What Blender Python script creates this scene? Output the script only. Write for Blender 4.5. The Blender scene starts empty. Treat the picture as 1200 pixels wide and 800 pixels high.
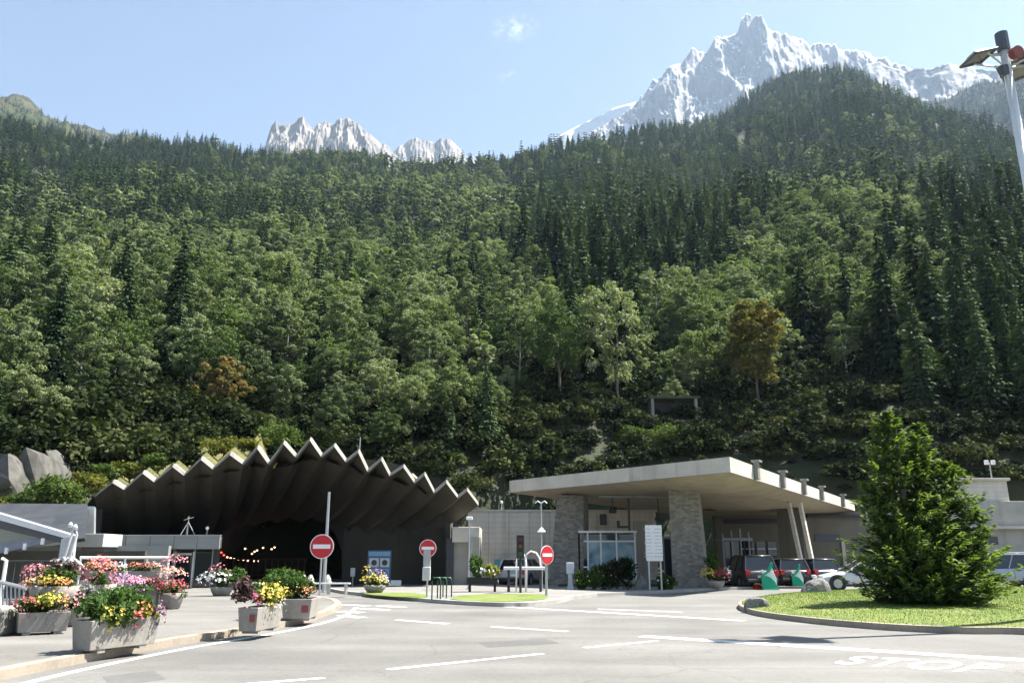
import bpy, bmesh, math, random
import numpy as np
from mathutils import Vector, Matrix
random.seed(5); rng = np.random.default_rng(11)
sc = bpy.context.scene
COL = sc.collection
PI = math.pi
# ---------------------------------------------------------------- camera
F = 946.0; PITCH = math.radians(14.9); CH = 1.6
cam = bpy.data.cameras.new('camera'); camo = bpy.data.objects.new('camera', cam); COL.objects.link(camo)
cam.sensor_width = 36; cam.lens = 36*F/1200; cam.clip_end = 60000; cam.clip_start = .1
camo.location = (0, 0, CH); camo.rotation_euler = (PI/2+PITCH, 0, 0); sc.camera = camo
cP, sP = math.cos(PITCH), math.sin(PITCH)
def ray(px, py):
    vx = (px-600)/F; vy = (400-py)/F
    return Vector((vx, cP-vy*sP, sP+vy*cP))
def P(px, py, Y):                       # photo pixel -> point at distance Y
    d = ray(px, py); k = Y/d.y
    return Vector((d.x*k, Y, CH+d.z*k))
def PZ(px, py, z):                      # photo pixel -> point at height z
    d = ray(px, py); k = (z-CH)/d.z
    return Vector((d.x*k, d.y*k, z))
def G(px, py, z=0.0): return PZ(px, py, z)
def XA(px, Y, z=1.0):                   # X of pixel column px at distance Y near height z
    # solve with z fixed: py from z
    k = (z-CH)/Y
    vy = (k*cP-sP)/(cP+k*sP)
    return (px-600)/F*Y/(cP-vy*sP)
# ---------------------------------------------------------------- materials
MATS = {}
def nm(name):
    m = bpy.data.materials.new(name); m.use_nodes = True
    nt = m.node_tree; b = nt.nodes['Principled BSDF']; return m, nt, b
def lk(nt, a, b): nt.links.new(a, b)
def noise(nt, scale, detail=4, coord='Object', vec=None, rough=.55):
    n = nt.nodes.new('ShaderNodeTexNoise'); n.inputs['Scale'].default_value = scale; n.inputs['Detail'].default_value = detail
    n.inputs['Roughness'].default_value = rough
    if vec is None:
        tc = nt.nodes.new('ShaderNodeTexCoord'); vec = tc.outputs[coord]
    lk(nt, vec, n.inputs['Vector']); return n.outputs['Fac']
def ramp(nt, fac, stops):
    r = nt.nodes.new('ShaderNodeValToRGB'); e = r.color_ramp.elements
    while len(e) < len(stops): e.new(.5)
    for i, (p, c) in enumerate(stops):
        e[i].position = p; e[i].color = (c[0], c[1], c[2], 1) if hasattr(c, '__len__') else (c, c, c, 1)
    lk(nt, fac, r.inputs['Fac']); return r.outputs['Color']
def mix(nt, fac, a, b, mode='MIX'):
    n = nt.nodes.new('ShaderNodeMix'); n.data_type = 'RGBA'; n.blend_type = mode
    for s, v in ((n.inputs[0], fac), (n.inputs[6], a), (n.inputs[7], b)):
        if isinstance(v, (int, float)): s.default_value = v
        elif isinstance(v, (tuple, list)): s.default_value = (*v, 1) if len(v) == 3 else v
        else: lk(nt, v, s)
    return n.outputs[2]
def bump(nt, b, h, strength=.3, dist=.02):
    n = nt.nodes.new('ShaderNodeBump'); n.inputs['Strength'].default_value = strength; n.inputs['Distance'].default_value = dist
    lk(nt, h, n.inputs['Height']); lk(nt, n.outputs[0], b.inputs['Normal'])
def scaled(nt, s, coord='Object'):
    tc = nt.nodes.new('ShaderNodeTexCoord'); mp = nt.nodes.new('ShaderNodeMapping'); mp.inputs['Scale'].default_value = s
    lk(nt, tc.outputs[coord], mp.inputs['Vector']); return mp.outputs[0]
def mat(name, col, rough=.7, metal=0, var=.12, scale=3, bmp=0, bscale=20, spec=None):
    if name in MATS: return MATS[name]
    m, nt, b = nm(name); c = col
    f = noise(nt, scale, 6)
    lo = tuple(x*(1-var) for x in c); hi = tuple(min(1, x*(1+var)) for x in c)
    lk(nt, ramp(nt, f, [(.3, lo), (.7, hi)]), b.inputs['Base Color'])
    b.inputs['Roughness'].default_value = rough; b.inputs['Metallic'].default_value = metal
    if spec is not None: b.inputs['Specular IOR Level'].default_value = spec
    if bmp: bump(nt, b, noise(nt, bscale, 5), bmp, .02)
    MATS[name] = m; return m
def concrete(name, col, streak=.35, board=0, stain=(.08, .075, .06)):
    if name in MATS: return MATS[name]
    m, nt, b = nm(name)
    f = noise(nt, .9, 8); base = ramp(nt, f, [(.25, tuple(x*.82 for x in col)), (.75, tuple(x*1.1 for x in col))])
    st = noise(nt, 1.0, 5, vec=scaled(nt, (1.6, 1.6, .12)))
    base = mix(nt, ramp(nt, st, [(.52, 0.0), (.75, streak)]), base, stain)
    sp = noise(nt, 14, 4); base = mix(nt, .35, base, ramp(nt, sp, [(.3, .55), (.7, 1.0)]), 'MULTIPLY')
    if board:
        w = nt.nodes.new('ShaderNodeTexWave'); w.wave_type = 'BANDS'; w.bands_direction = 'Z'; w.inputs['Scale'].default_value = board
        lk(nt, scaled(nt, (1, 1, 1)), w.inputs['Vector'])
        base = mix(nt, .5, base, ramp(nt, w.outputs['Fac'], [(.0, .72), (.12, 1.0)]), 'MULTIPLY')
    lk(nt, base, b.inputs['Base Color']); b.inputs['Roughness'].default_value = .85
    bump(nt, b, noise(nt, 12, 6), .35, .02)
    MATS[name] = m; return m
def brick(name, c1, c2, mortar, sx, bw=.5, rh=.25):
    if name in MATS: return MATS[name]
    m, nt, b = nm(name)
    t = nt.nodes.new('ShaderNodeTexBrick'); t.inputs['Scale'].default_value = sx
    t.inputs['Color1'].default_value = (*c1, 1); t.inputs['Color2'].default_value = (*c2, 1); t.inputs['Mortar'].default_value = (*mortar, 1)
    t.inputs['Brick Width'].default_value = bw; t.inputs['Row Height'].default_value = rh; t.inputs['Mortar Size'].default_value = .02
    tc = nt.nodes.new('ShaderNodeTexCoord'); sp = nt.nodes.new('ShaderNodeSeparateXYZ'); lk(nt, tc.outputs['Object'], sp.inputs[0])
    ad = nt.nodes.new('ShaderNodeMath'); lk(nt, sp.outputs[0], ad.inputs[0]); lk(nt, sp.outputs[1], ad.inputs[1])
    cb = nt.nodes.new('ShaderNodeCombineXYZ'); lk(nt, ad.outputs[0], cb.inputs[0]); lk(nt, sp.outputs[2], cb.inputs[1])
    lk(nt, cb.outputs[0], t.inputs['Vector'])
    base = mix(nt, .6, t.outputs['Color'], ramp(nt, noise(nt, 5, 8), [(.3, .6), (.7, 1.0)]), 'MULTIPLY')
    lk(nt, base, b.inputs['Base Color']); b.inputs['Roughness'].default_value = .9
    bump(nt, b, t.outputs['Fac'], -.5, .03)
    MATS[name] = m; return m
def leafmat(name, cols, transl=.35, vscale=.35, rnd=.5, hue=.03, spec=.12):
    """foliage: colour varies with the plant and through the crown (by clump of leaves)"""
    if name in MATS: return MATS[name]
    m, nt, b = nm(name)
    f = noise(nt, vscale, 3); oi = nt.nodes.new('ShaderNodeObjectInfo')
    ma = nt.nodes.new('ShaderNodeMath'); ma.operation = 'MULTIPLY_ADD'; lk(nt, oi.outputs['Random'], ma.inputs[0]); ma.inputs[1].default_value = rnd
    m2 = nt.nodes.new('ShaderNodeMath'); m2.operation = 'MULTIPLY_ADD'; lk(nt, f, m2.inputs[0]); m2.inputs[1].default_value = 1.6; m2.inputs[2].default_value = -.3-rnd*.5
    lk(nt, m2.outputs[0], ma.inputs[2]); ma.use_clamp = True
    c = ramp(nt, ma.outputs[0], [(i/(len(cols)-1), x) for i, x in enumerate(cols)])
    b.inputs['Roughness'].default_value = .75; b.inputs['Specular IOR Level'].default_value = spec
    lk(nt, c, b.inputs['Base Color'])
    tr = nt.nodes.new('ShaderNodeBsdfTranslucent'); lk(nt, mix(nt, 1.0, c, (1.0, 1.15, .45), 'MULTIPLY'), tr.inputs['Color'])
    ms = nt.nodes.new('ShaderNodeMixShader'); ms.inputs[0].default_value = transl
    lk(nt, b.outputs[0], ms.inputs[1]); lk(nt, tr.outputs[0], ms.inputs[2])
    lk(nt, ms.outputs[0], nt.nodes['Material Output'].inputs['Surface'])
    MATS[name] = m; return m
def emit(name, col, s):
    if name in MATS: return MATS[name]
    m, nt, b = nm(name); b.inputs['Emission Color'].default_value = (*col, 1); b.inputs['Emission Strength'].default_value = s
    b.inputs['Base Color'].default_value = (*col, 1); MATS[name] = m; return m
# ---------------------------------------------------------------- mesh builder
class MB:
    def __init__(s): s.v = []; s.f = []
    def add(s, vs, fs):
        o = len(s.v); s.v += [tuple(v) for v in vs]; s.f += [tuple(i+o for i in f) for f in fs]; return s
    def box(s, c, d, rz=0, tilt=None):
        c = Vector(c); hx, hy, hz = d[0]/2, d[1]/2, d[2]/2
        M = Matrix.Rotation(rz, 3, 'Z')
        if tilt is not None: M = M @ tilt
        vs = [c+M @ Vector((x*hx, y*hy, z*hz)) for z in (-1, 1) for y in (-1, 1) for x in (-1, 1)]
        return s.add(vs, [(0, 2, 3, 1), (4, 5, 7, 6), (0, 1, 5, 4), (2, 6, 7, 3), (0, 4, 6, 2), (1, 3, 7, 5)])
    def tube(s, pts, r, n=8, r2=None, cap=True):
        pts = [Vector(p) for p in pts]; rings = []
        for i, p in enumerate(pts):
            d = (pts[min(i+1, len(pts)-1)]-pts[max(i-1, 0)]).normalized()
            a = d.cross(Vector((0, 0, 1))) if abs(d.z) < .95 else d.cross(Vector((1, 0, 0)))
            a.normalize(); b = d.cross(a)
            rr = r if r2 is None else r+(r2-r)*i/(len(pts)-1)
            rings.append([p+a*math.cos(2*PI*k/n)*rr+b*math.sin(2*PI*k/n)*rr for k in range(n)])
        vs = sum(rings, []); fs = []
        for i in range(len(rings)-1):
            for k in range(n): fs.append((i*n+k, i*n+(k+1) % n, (i+1)*n+(k+1) % n, (i+1)*n+k))
        if cap: fs += [tuple(range(n))[::-1], tuple(range(len(vs)-n, len(vs)))]
        return s.add(vs, fs)
    def loft(s, rings, cap=True, closed=True):
        n = len(rings[0]); vs = sum([list(r) for r in rings], []); fs = []
        for i in range(len(rings)-1):
            for k in range(n if closed else n-1): fs.append((i*n+k, i*n+(k+1) % n, (i+1)*n+(k+1) % n, (i+1)*n+k))
        if cap: fs += [tuple(range(n))[::-1], tuple(range(len(vs)-n, len(vs)))]
        return s.add(vs, fs)
    def prism(s, poly, z0, z1):
        return s.loft([[Vector((p[0], p[1], z0)) for p in poly], [Vector((p[0], p[1], z1)) for p in poly]])
    def quad(s, a, b, c, d, th=0):
        a, b, c, d = map(Vector, (a, b, c, d))
        if not th: return s.add([a, b, c, d], [(0, 1, 2, 3)])
        n = (b-a).cross(d-a).normalized()*th
        return s.loft([[a, b, c, d], [a+n, b+n, c+n, d+n]])
    def build(s, name, m, parent=None, smooth=False, bevel=0, loc=None, recalc=True):
        me = bpy.data.meshes.new(name); me.from_pydata(s.v, [], s.f); me.update()
        if recalc:
            bm = bmesh.new(); bm.from_mesh(me); bmesh.ops.recalc_face_normals(bm, faces=bm.faces); bm.to_mesh(me); bm.free()
        if smooth: me.polygons.foreach_set('use_smooth', [True]*len(me.polygons))
        return link(name, me, m, parent, bevel, loc)
def link(name, me, m, parent=None, bevel=0, loc=None):
    me.materials.append(m)
    o = bpy.data.objects.new(name, me); COL.objects.link(o)
    if parent is not None: o.parent = parent
    if loc is not None: o.location = loc
    if bevel:
        b = o.modifiers.new('bevel', 'BEVEL'); b.width = bevel; b.segments = 2; b.limit_method = 'ANGLE'
    return o
def thing(name, label, cat, loc=(0, 0, 0), rz=0, group=None, sc_=1):
    o = bpy.data.objects.new(name, None); COL.objects.link(o); o.empty_display_size = .3
    o.location = loc; o.rotation_euler = (0, 0, rz); o.scale = (sc_,)*3 if not hasattr(sc_, '__len__') else sc_
    return tag(o, label, cat, group)
def tag(o, label, cat, group=None):
    o['label'] = label; o['category'] = cat
    if group: o['group'] = group
    return o
def struct(o): o['kind'] = 'structure'; return o
def copy_thing(o, parent=None, **kw):
    c = o.copy(); COL.objects.link(c)
    if parent is not None: c.parent = parent
    for ch in list(o.children): copy_thing(ch, c)
    return c
# numpy meshes of leaf cards
def np_mesh(name, V, Fq, attr=None):
    me = bpy.data.meshes.new(name); me.vertices.add(len(V)); me.vertices.foreach_set('co', V.astype(np.float32).ravel())
    k = Fq.shape[1]; me.loops.add(Fq.size); me.loops.foreach_set('vertex_index', Fq.astype(np.int32).ravel())
    me.polygons.add(len(Fq)); me.polygons.foreach_set('loop_start', np.arange(0, Fq.size, k, dtype=np.int32))
    me.polygons.foreach_set('loop_total', np.full(len(Fq), k, dtype=np.int32)) if False else None
    me.update(calc_edges=True); return me
def cards(C, N, S, asp=1.0, T=None, fold=.25):
    """diamond leaves: centres C, normals N, sizes S"""
    n = len(C); N = N/np.linalg.norm(N, axis=1, keepdims=True)
    if T is None: T = rng.normal(size=(n, 3))
    T = T-(T*N).sum(1, keepdims=True)*N; T /= np.linalg.norm(T, axis=1, keepdims=True)+1e-9
    B = np.cross(N, T); S = np.broadcast_to(np.asarray(S, float).reshape(-1, 1), (n, 1))
    a = C-T*S*.5; c = C+T*S*.5; b = C+B*S*.5*asp+N*S*fold*.3-T*S*.1; d = C-B*S*.5*asp+N*S*fold*.3-T*S*.1
    V = np.stack([a, b, c, d], 1).reshape(-1, 3)
    Q = np.arange(4*n).reshape(-1, 4); return V, Q
def cat_cards(L):
    V = []; Q = []; o = 0
    for v, q in L: V.append(v); Q.append(q+o); o += len(v)
    return np.concatenate(V), np.concatenate(Q)
def unit(n):
    v = rng.normal(size=(n, 3)); return v/np.linalg.norm(v, axis=1, keepdims=True)
# value noise
_R = rng.random((256, 256))
def vnoise(x, y):
    xi = np.floor(x).astype(int); yi = np.floor(y).astype(int); fx = x-xi; fy = y-yi
    fx = fx*fx*(3-2*fx); fy = fy*fy*(3-2*fy)
    g = lambda i, j: _R[i % 256, j % 256]
    return (g(xi, yi)*(1-fx)+g(xi+1, yi)*fx)*(1-fy)+(g(xi, yi+1)*(1-fx)+g(xi+1, yi+1)*fx)*fy
def fbm(x, y, o=5, ridged=False, g=.5):
    s = 0; a = 1; t = 0
    for i in range(o):
        n = vnoise(x*2**i+17*i, y*2**i+31*i)
        if ridged: n = 1-abs(2*n-1)
        s = s+n*a; t += a; a *= g
    return s/t
# ---------------------------------------------------------------- light
SUN_EL = math.radians(58); sx, sy = .944, .33
sd = Vector((sx*math.cos(SUN_EL), sy*math.cos(SUN_EL), math.sin(SUN_EL))).normalized()
sl = bpy.data.lights.new('sun', 'SUN'); sl.energy = 5; sl.angle = math.radians(.5); sl.color = (1, .94, .85)
so = bpy.data.objects.new('sun', sl); COL.objects.link(so); so.rotation_euler = (-sd).to_track_quat('-Z', 'Y').to_euler(); so.location = (30, 10, 60)
w = bpy.data.worlds.new('World'); sc.world = w; w.use_nodes = True; nt = w.node_tree
sky = nt.nodes.new('ShaderNodeTexSky'); sky.sky_type = 'NISHITA'; sky.sun_disc = False
sky.sun_elevation = SUN_EL; sky.sun_rotation = math.atan2(sx, sy); sky.altitude = 1200; sky.air_density = 1.0; sky.dust_density = 2.2; sky.ozone_density = 1.0
bg = nt.nodes['Background']; bg.inputs['Strength'].default_value = .040
tcw = nt.nodes.new('ShaderNodeTexCoord'); fac_ = None
for (cpx, cpy, size_, amt) in ((604, 33, .020, .55), (597, 90, .010, .3)):   # two faint wisps of cloud
    d0 = ray(cpx, cpy).normalized(); sb = nt.nodes.new('ShaderNodeVectorMath'); sb.operation = 'SUBTRACT'; lk(nt, tcw.outputs['Generated'], sb.inputs[0]); sb.inputs[1].default_value = d0
    ml = nt.nodes.new('ShaderNodeVectorMath'); ml.operation = 'MULTIPLY'; lk(nt, sb.outputs[0], ml.inputs[0]); ml.inputs[1].default_value = (1, 1, 2.2)
    ln = nt.nodes.new('ShaderNodeVectorMath'); ln.operation = 'LENGTH'; lk(nt, ml.outputs[0], ln.inputs[0])
    nz_ = noise(nt, 90, 8, vec=tcw.outputs['Generated'], rough=.65)
    mr = nt.nodes.new('ShaderNodeMapRange'); lk(nt, ln.outputs['Value'], mr.inputs[0]); mr.inputs[1].default_value = 0; mr.inputs[2].default_value = size_*1.6; mr.inputs[3].default_value = 1; mr.inputs[4].default_value = 0
    m3 = nt.nodes.new('ShaderNodeMath'); m3.operation = 'MULTIPLY'; lk(nt, mr.outputs[0], m3.inputs[0]); lk(nt, ramp(nt, nz_, [(.45, 0.0), (.62, amt)]), m3.inputs[1])
    if fac_ is None: fac_ = m3.outputs[0]
    else:
        m4 = nt.nodes.new('ShaderNodeMath'); m4.operation = 'ADD'; m4.use_clamp = True; lk(nt, fac_, m4.inputs[0]); lk(nt, m3.outputs[0], m4.inputs[1]); fac_ = m4.outputs[0]
lk(nt, mix(nt, fac_, sky.outputs[0], (10.0, 10.3, 10.8)), bg.inputs['Color'])
sc.view_settings.view_transform = 'Standard'; sc.view_settings.look = 'None'; sc.view_settings.gamma = 1; sc.view_settings.exposure = 2.05
sc.cycles.use_denoising = True; sc.cycles.max_bounces = 6; sc.cycles.diffuse_bounces = 3; sc.cycles.transparent_max_bounces = 8
sc.cycles.volume_bounces = 0; sc.cycles.sample_clamp_indirect = 4
# ---------------------------------------------------------------- terrain
def azel(px, py):
    d = ray(px, py); return math.atan2(d.x, d.y), d.z/math.hypot(d.x, d.y)
SKY = [(-700, 150), (-300, 120), (0, 150), (60, 163), (130, 172), (220, 170), (300, 184), (400, 192), (480, 202), (540, 204), (590, 198), (640, 184), (700, 173), (760, 160),
       (830, 145), (900, 106), (930, 96), (960, 89), (1000, 89), (1050, 118), (1090, 138), (1130, 150), (1200, 178), (1500, 200), (2200, 260)]
_az = np.array([azel(*p)[0] for p in SKY]); _te = np.array([azel(*p)[1] for p in SKY])
_rp = np.array([-700, 0, 300, 540, 700, 900, 980, 1100, 1200, 1600]); _rr = np.array([1000, 1000, 950, 800, 900, 1250, 1350, 1100, 900, 800])
_ra = np.array([azel(p, 300)[0] for p in _rp])
_b0 = np.array([azel(p, 600)[0] for p in (-200, 0, 90, 300, 560, 620, 900, 1200, 1500)]); _b1 = np.array([60, 62, 62, 68, 72, 76, 84, 84, 84])
def hill(X, Y):
    X = np.asarray(X, float); Y = np.asarray(Y, float)
    r = np.hypot(X, Y); a = np.arctan2(X, Y)
    te = np.interp(a, _az, _te); rR = np.interp(a, _ra, _rr); r0 = np.interp(a, _b0, _b1)
    t = np.clip((r-r0)/(rR-r0), 0, 3)
    e0 = -CH/r0
    tt = np.where(t < 1, np.power(np.clip(t, 1e-9, 1), .27), 1-(t-1)*.9)
    e = e0+(te-e0)*tt
    z = CH+r*e
    amp = np.clip((r-r0)*.075, 0, 34)*np.clip((1.15-t)*3, 0.12, 1)
    n = fbm(X/130+7, Y/130+3, 4)-.5
    gul = fbm((X*.9+Y*.35)/60, (Y*.25-X*.1)/90+9, 3, True)-.6
    z = z+amp*(n*1.4+gul*.7)
    return np.where(r <= r0, -.06, np.maximum(z, -.06))
aa = np.linspace(math.radians(-62), math.radians(58), 260); rr_ = 56*np.power(2300/56, np.linspace(0, 1, 260))
A, R = np.meshgrid(aa, rr_); X = R*np.sin(A); Y = R*np.cos(A); Z = hill(X, Y)
def grid_mesh(name, X, Y, Z, m):
    h, w_ = X.shape; V = np.stack([X, Y, Z], -1).reshape(-1, 3); i = np.arange(h*w_).reshape(h, w_)
    Q = np.stack([i[:-1, :-1], i[:-1, 1:], i[1:, 1:], i[1:, :-1]], -1).reshape(-1, 4)
    me = np_mesh(name, V, Q); me.polygons.foreach_set('use_smooth', [True]*len(me.polygons))
    return link(name, me, m)
m, nt, b = nm('forest_floor')
c1 = ramp(nt, noise(nt, .12, 8), [(.3, (.012, .018, .008)), (.5, (.028, .035, .013)), (.7, (.05, .05, .025))])
c1 = mix(nt, ramp(nt, noise(nt, .025, 5), [(.66, 0.0), (.74, .6)]), c1, (.09, .08, .06))
lk(nt, c1, b.inputs['Base Color']); b.inputs['Roughness'].default_value = .95; bump(nt, b, noise(nt, .8, 8), .8, .5); MATS['forest_floor'] = m
struct(grid_mesh('hillside', X, Y, Z, m))
m, nt, b = nm('ground_earth')
lk(nt, ramp(nt, noise(nt, .03, 8), [(.35, (.07, .085, .035)), (.65, (.14, .14, .07))]), b.inputs['Base Color']); b.inputs['Roughness'].default_value = .95
g = MB(); g.add([(-6900, -6900, -.1), (6900, -6900, -.1), (6900, 6900, -.1), (-6900, 6900, -.1)], [(0, 1, 2, 3)]); struct(g.build('ground', m))

# far mountains ------------------------------------------------------------
GRIDS = {}
def mountain(name, sil, r_ridge, r_front, elow, m, amp, fr, seed, nu=420, nv=150, power=.8, ridge_jit=.004, rug=1.0, obl=0, vfreq=None):
    a = np.array([azel(*p)[0] for p in sil]); te = np.array([azel(*p)[1] for p in sil])
    AA = np.linspace(a[0], a[-1], nu); s = np.linspace(0, 1.25, nv)
    A, S = np.meshgrid(AA, s); TE = np.interp(A, a, te)
    TE = TE*(1+(fbm(A*fr*3+seed, A*0+seed, 4, True)-.62)*ridge_jit)
    Rr = r_ridge*(1+.08*(fbm(A*14+seed, A*0, 3)-.5))
    R = r_front+(Rr-r_front)*S
    sc_ = np.clip(S, 0, 1); E = elow+(TE-elow)*np.power(sc_, power); E = np.where(S > 1, TE-(S-1)*1.6, E)
    env = np.clip(1-np.abs(S-.55)/.55, .0, 1)**.5
    U = A*r_ridge*fr/1000.; Vv = S*(vfreq or 3.0)+obl*U
    n = fbm(U+seed, Vv*.35+seed, 6, True, .55)-.62
    n2 = fbm(U*3.1+seed, Vv*1.7+2*seed, 5, True, .6)-.6
    n3 = fbm(U*9+seed, Vv*5+seed, 4, True, .6)-.6
    Z = CH+R*E+amp*env*(n+.4*n2+.16*n3)
    R2 = R-amp*rug*env*(n*1.4+n2*.6)
    GRIDS[name] = (R2*np.sin(A), R2*np.cos(A), Z, S)
    return struct(grid_mesh(name, R2*np.sin(A), R2*np.cos(A), Z, m))
def rockmat(name, rock1, rock2, snow_lo, snow_hi, nzw=.6, sscale=.0022, snowcol=(.52, .54, .57), zw=0.0, z0=0):
    m, nt, b = nm(name)
    geo = nt.nodes.new('ShaderNodeNewGeometry'); sp = nt.nodes.new('ShaderNodeSeparateXYZ'); lk(nt, geo.outputs['Normal'], sp.inputs[0])
    f = noise(nt, .009, 10, vec=scaled(nt, (1.3, 1.3, .4)), rough=.68); r = ramp(nt, f, [(.35, rock1), (.65, rock2)])
    s = noise(nt, sscale, 8, vec=scaled(nt, (1.5, 1.5, .45)), rough=.62)
    ma = nt.nodes.new('ShaderNodeMath'); ma.operation = 'MULTIPLY_ADD'; lk(nt, sp.outputs[2], ma.inputs[0]); ma.inputs[1].default_value = nzw; lk(nt, s, ma.inputs[2])
    out = ma.outputs[0]
    if zw:
        ps = nt.nodes.new('ShaderNodeSeparateXYZ'); lk(nt, geo.outputs['Position'], ps.inputs[0])
        mz = nt.nodes.new('ShaderNodeMath'); mz.operation = 'MULTIPLY_ADD'; lk(nt, ps.outputs[2], mz.inputs[0]); mz.inputs[1].default_value = zw; mz.inputs[2].default_value = -z0*zw
        ad = nt.nodes.new('ShaderNodeMath'); lk(nt, mz.outputs[0], ad.inputs[0]); lk(nt, out, ad.inputs[1]); out = ad.outputs[0]
    lk(nt, mix(nt, ramp(nt, out, [(snow_lo, 0.0), (snow_hi, 1.0)]), r, snowcol), b.inputs['Base Color'])
    b.inputs['Roughness'].default_value = .85; bump(nt, b, noise(nt, .02, 8), .6, 20); return m
rk = rockmat('high_rock_snow', (.045, .045, .05), (.15, .14, .13), .735, .80, .42, sscale=.0045)
mountain('mountain_peak', [(560, 260), (600, 215), (640, 190), (680, 168), (712, 150), (738, 132), (760, 107), (775, 96), (787, 82), (800, 78), (812, 62), (826, 57), (840, 42), (856, 38), (864, 28), (868, 14), (874, 9), (884, 10), (893, 17), (899, 28),
    (912, 30), (925, 38), (938, 40), (950, 46), (962, 44), (975, 47), (985, 56), (1000, 62), (1018, 63), (1030, 74), (1055, 84), (1080, 95), (1110, 105), (1150, 112), (1200, 120), (1320, 135), (1500, 150)],
    4600, 3000, .30, rk, 300, 2.1, 5, obl=.9, nu=900, nv=320, power=.85, ridge_jit=.012)
mountain('rock_ridge', [(965, 150), (985, 110), (1006, 84), (1018, 73), (1030, 69), (1042, 74), (1056, 79), (1072, 77), (1090, 82), (1110, 80), (1135, 79), (1165, 83), (1200, 90), (1320, 112), (1450, 150)],
    4100, 3300, .36, rockmat('bare_high_rock', (.05, .055, .065), (.13, .135, .14), 1.0, 1.06, .5, sscale=.006), 120, 3.5, 41, nu=320, nv=140, ridge_jit=.008)
mountain('snow_ridge', [(600, 225), (636, 171), (655, 158), (690, 141), (720, 126), (745, 118), (780, 112), (830, 112), (860, 160)], 5400, 5000, .40, rockmat('snowfield', (.3, .3, .32), (.5, .5, .5), .42, .5), 25, 2, 3, nu=160, nv=60)
mountain('rock_peaks', [(290, 240), (312, 165), (318, 150), (324, 146), (345, 146), (352, 142), (368, 152), (378, 148), (395, 143), (404, 141), (412, 146), (425, 150), (436, 160), (452, 168), (470, 190), (480, 230)],
    3600, 2900, .40, rockmat('pale_granite', (.03, .03, .03), (.25, .22, .195), 1.12, 1.2, sscale=.01), 130, 5.5, 9, nu=420, nv=130, ridge_jit=.06)
mountain('rock_shoulder', [(440, 230), (462, 178), (480, 165), (492, 162), (515, 166), (527, 164), (540, 173), (556, 180), (575, 195), (600, 215)],
    3900, 3200, .38, rockmat('pale_granite_b', (.03, .03, .03), (.23, .205, .185), 1.12, 1.2, sscale=.01), 100, 5.5, 14, nu=260, nv=100, ridge_jit=.045)
mm, nt, b = nm('alpine_meadow')
lk(nt, mix(nt, ramp(nt, noise(nt, .035, 9, rough=.7), [(.48, 0.0), (.56, 1.0)]), ramp(nt, noise(nt, .004, 6), [(.35, (.035, .048, .014)), (.65, (.085, .075, .035))]), (.010, .016, .007)), b.inputs['Base Color']); b.inputs['Roughness'].default_value = .95; b.inputs['Specular IOR Level'].default_value = .1
mountain('alpine_meadow', [(-400, 60), (-200, 85), (0, 109), (20, 111), (40, 117), (60, 130), (75, 142), (95, 148), (130, 155), (180, 165), (240, 200), (320, 240)], 2400, 1500, .42, mm, 90, 4, 21, nu=240, nv=90, ridge_jit=.01)
mf, nt, b = nm('far_forest')
lk(nt, ramp(nt, noise(nt, .03, 8), [(.4, (.006, .012, .008)), (.6, (.016, .026, .014)), (.76, (.06, .06, .05))]), b.inputs['Base Color']); b.inputs['Roughness'].default_value = .95; b.inputs['Specular IOR Level'].default_value = .05; bump(nt, b, noise(nt, .05, 6), 1, 12)
mountain('distant_ridge', [(980, 140), (1040, 120), (1070, 122), (1100, 118), (1125, 108), (1150, 98), (1175, 92), (1200, 84), (1300, 60), (1500, 60)], 2500, 1700, .42, mf, 80, 4, 33, nu=240, nv=110, ridge_jit=.012)
# ---------------------------------------------------------------- trees
L_BROAD = leafmat('broadleaf_leaves', [(.042, .066, .028), (.108, .145, .060), (.182, .22, .108), (.255, .285, .175)], .3, .30, .9, spec=.1)
L_SPRUCE = leafmat('spruce_needles', [(.018, .033, .016), (.038, .068, .032), (.08, .122, .055)], .15, .35, .8, spec=.05)
L_LARCH = leafmat('larch_needles', [(.035, .06, .02), (.07, .10, .035)], .25, .35, .5)
L_RUST = leafmat('rust_leaves', [(.09, .12, .035), (.19, .15, .06), (.26, .14, .09)], .35, .35, .0, spec=.05)
L_BUSH = leafmat('bush_leaves', [(.03, .05, .015), (.06, .09, .025), (.10, .13, .04)], .3, .5, .6)
BARK = mat('bark', (.12, .10, .08), .9, var=.3, scale=6, bmp=.5, bscale=8)
BARKP = mat('pale_bark', (.30, .28, .24), .9, var=.3, scale=4, bmp=.3, bscale=8)
def broad_crown(n_cl, per, size, h0=2.6, H=12.0, Rm=3.9, seed=0, shape=1.0):
    L = []; cz = (h0+H)/2; hz = (H-h0)/2
    u = unit(n_cl); rad = rng.uniform(.25, 1.1, n_cl)**.6
    # uneven outline: lobes
    ang = np.arctan2(u[:, 1], u[:, 0]); lob = 1+.22*np.sin(ang*2+seed)+.14*np.sin(ang*3+seed*2.3)
    prof = 1-.28*shape*np.clip(u[:, 2], 0, 1)
    C = np.stack([u[:, 0]*rad*Rm*lob*prof, u[:, 1]*rad*Rm*lob*prof, cz+u[:, 2]*rad*hz], 1)
    for i in range(n_cl):
        cr = rng.uniform(.5, 1.05)*Rm/3.9*(1.25 if n_cl < 30 else 1)
        v = unit(per); v[:, 2] = np.abs(v[:, 2])*np.where(rng.random(per) < .8, 1, -1)
        rr = cr*rng.uniform(.5, 1.05, per)[:, None]
        pos = C[i]+v*rr*np.array([1, 1, .75])
        N = v*.55+unit(per)*.65+np.array([0, 0, .35])
        L.append(cards(pos, N, rng.uniform(.7, 1.3, per)*size, .8))
    return cat_cards(L)
def limb_pts(a, b, bend):
    return [a, a.lerp(b, .5)+Vector((0, 0, -bend)), b]
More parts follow.
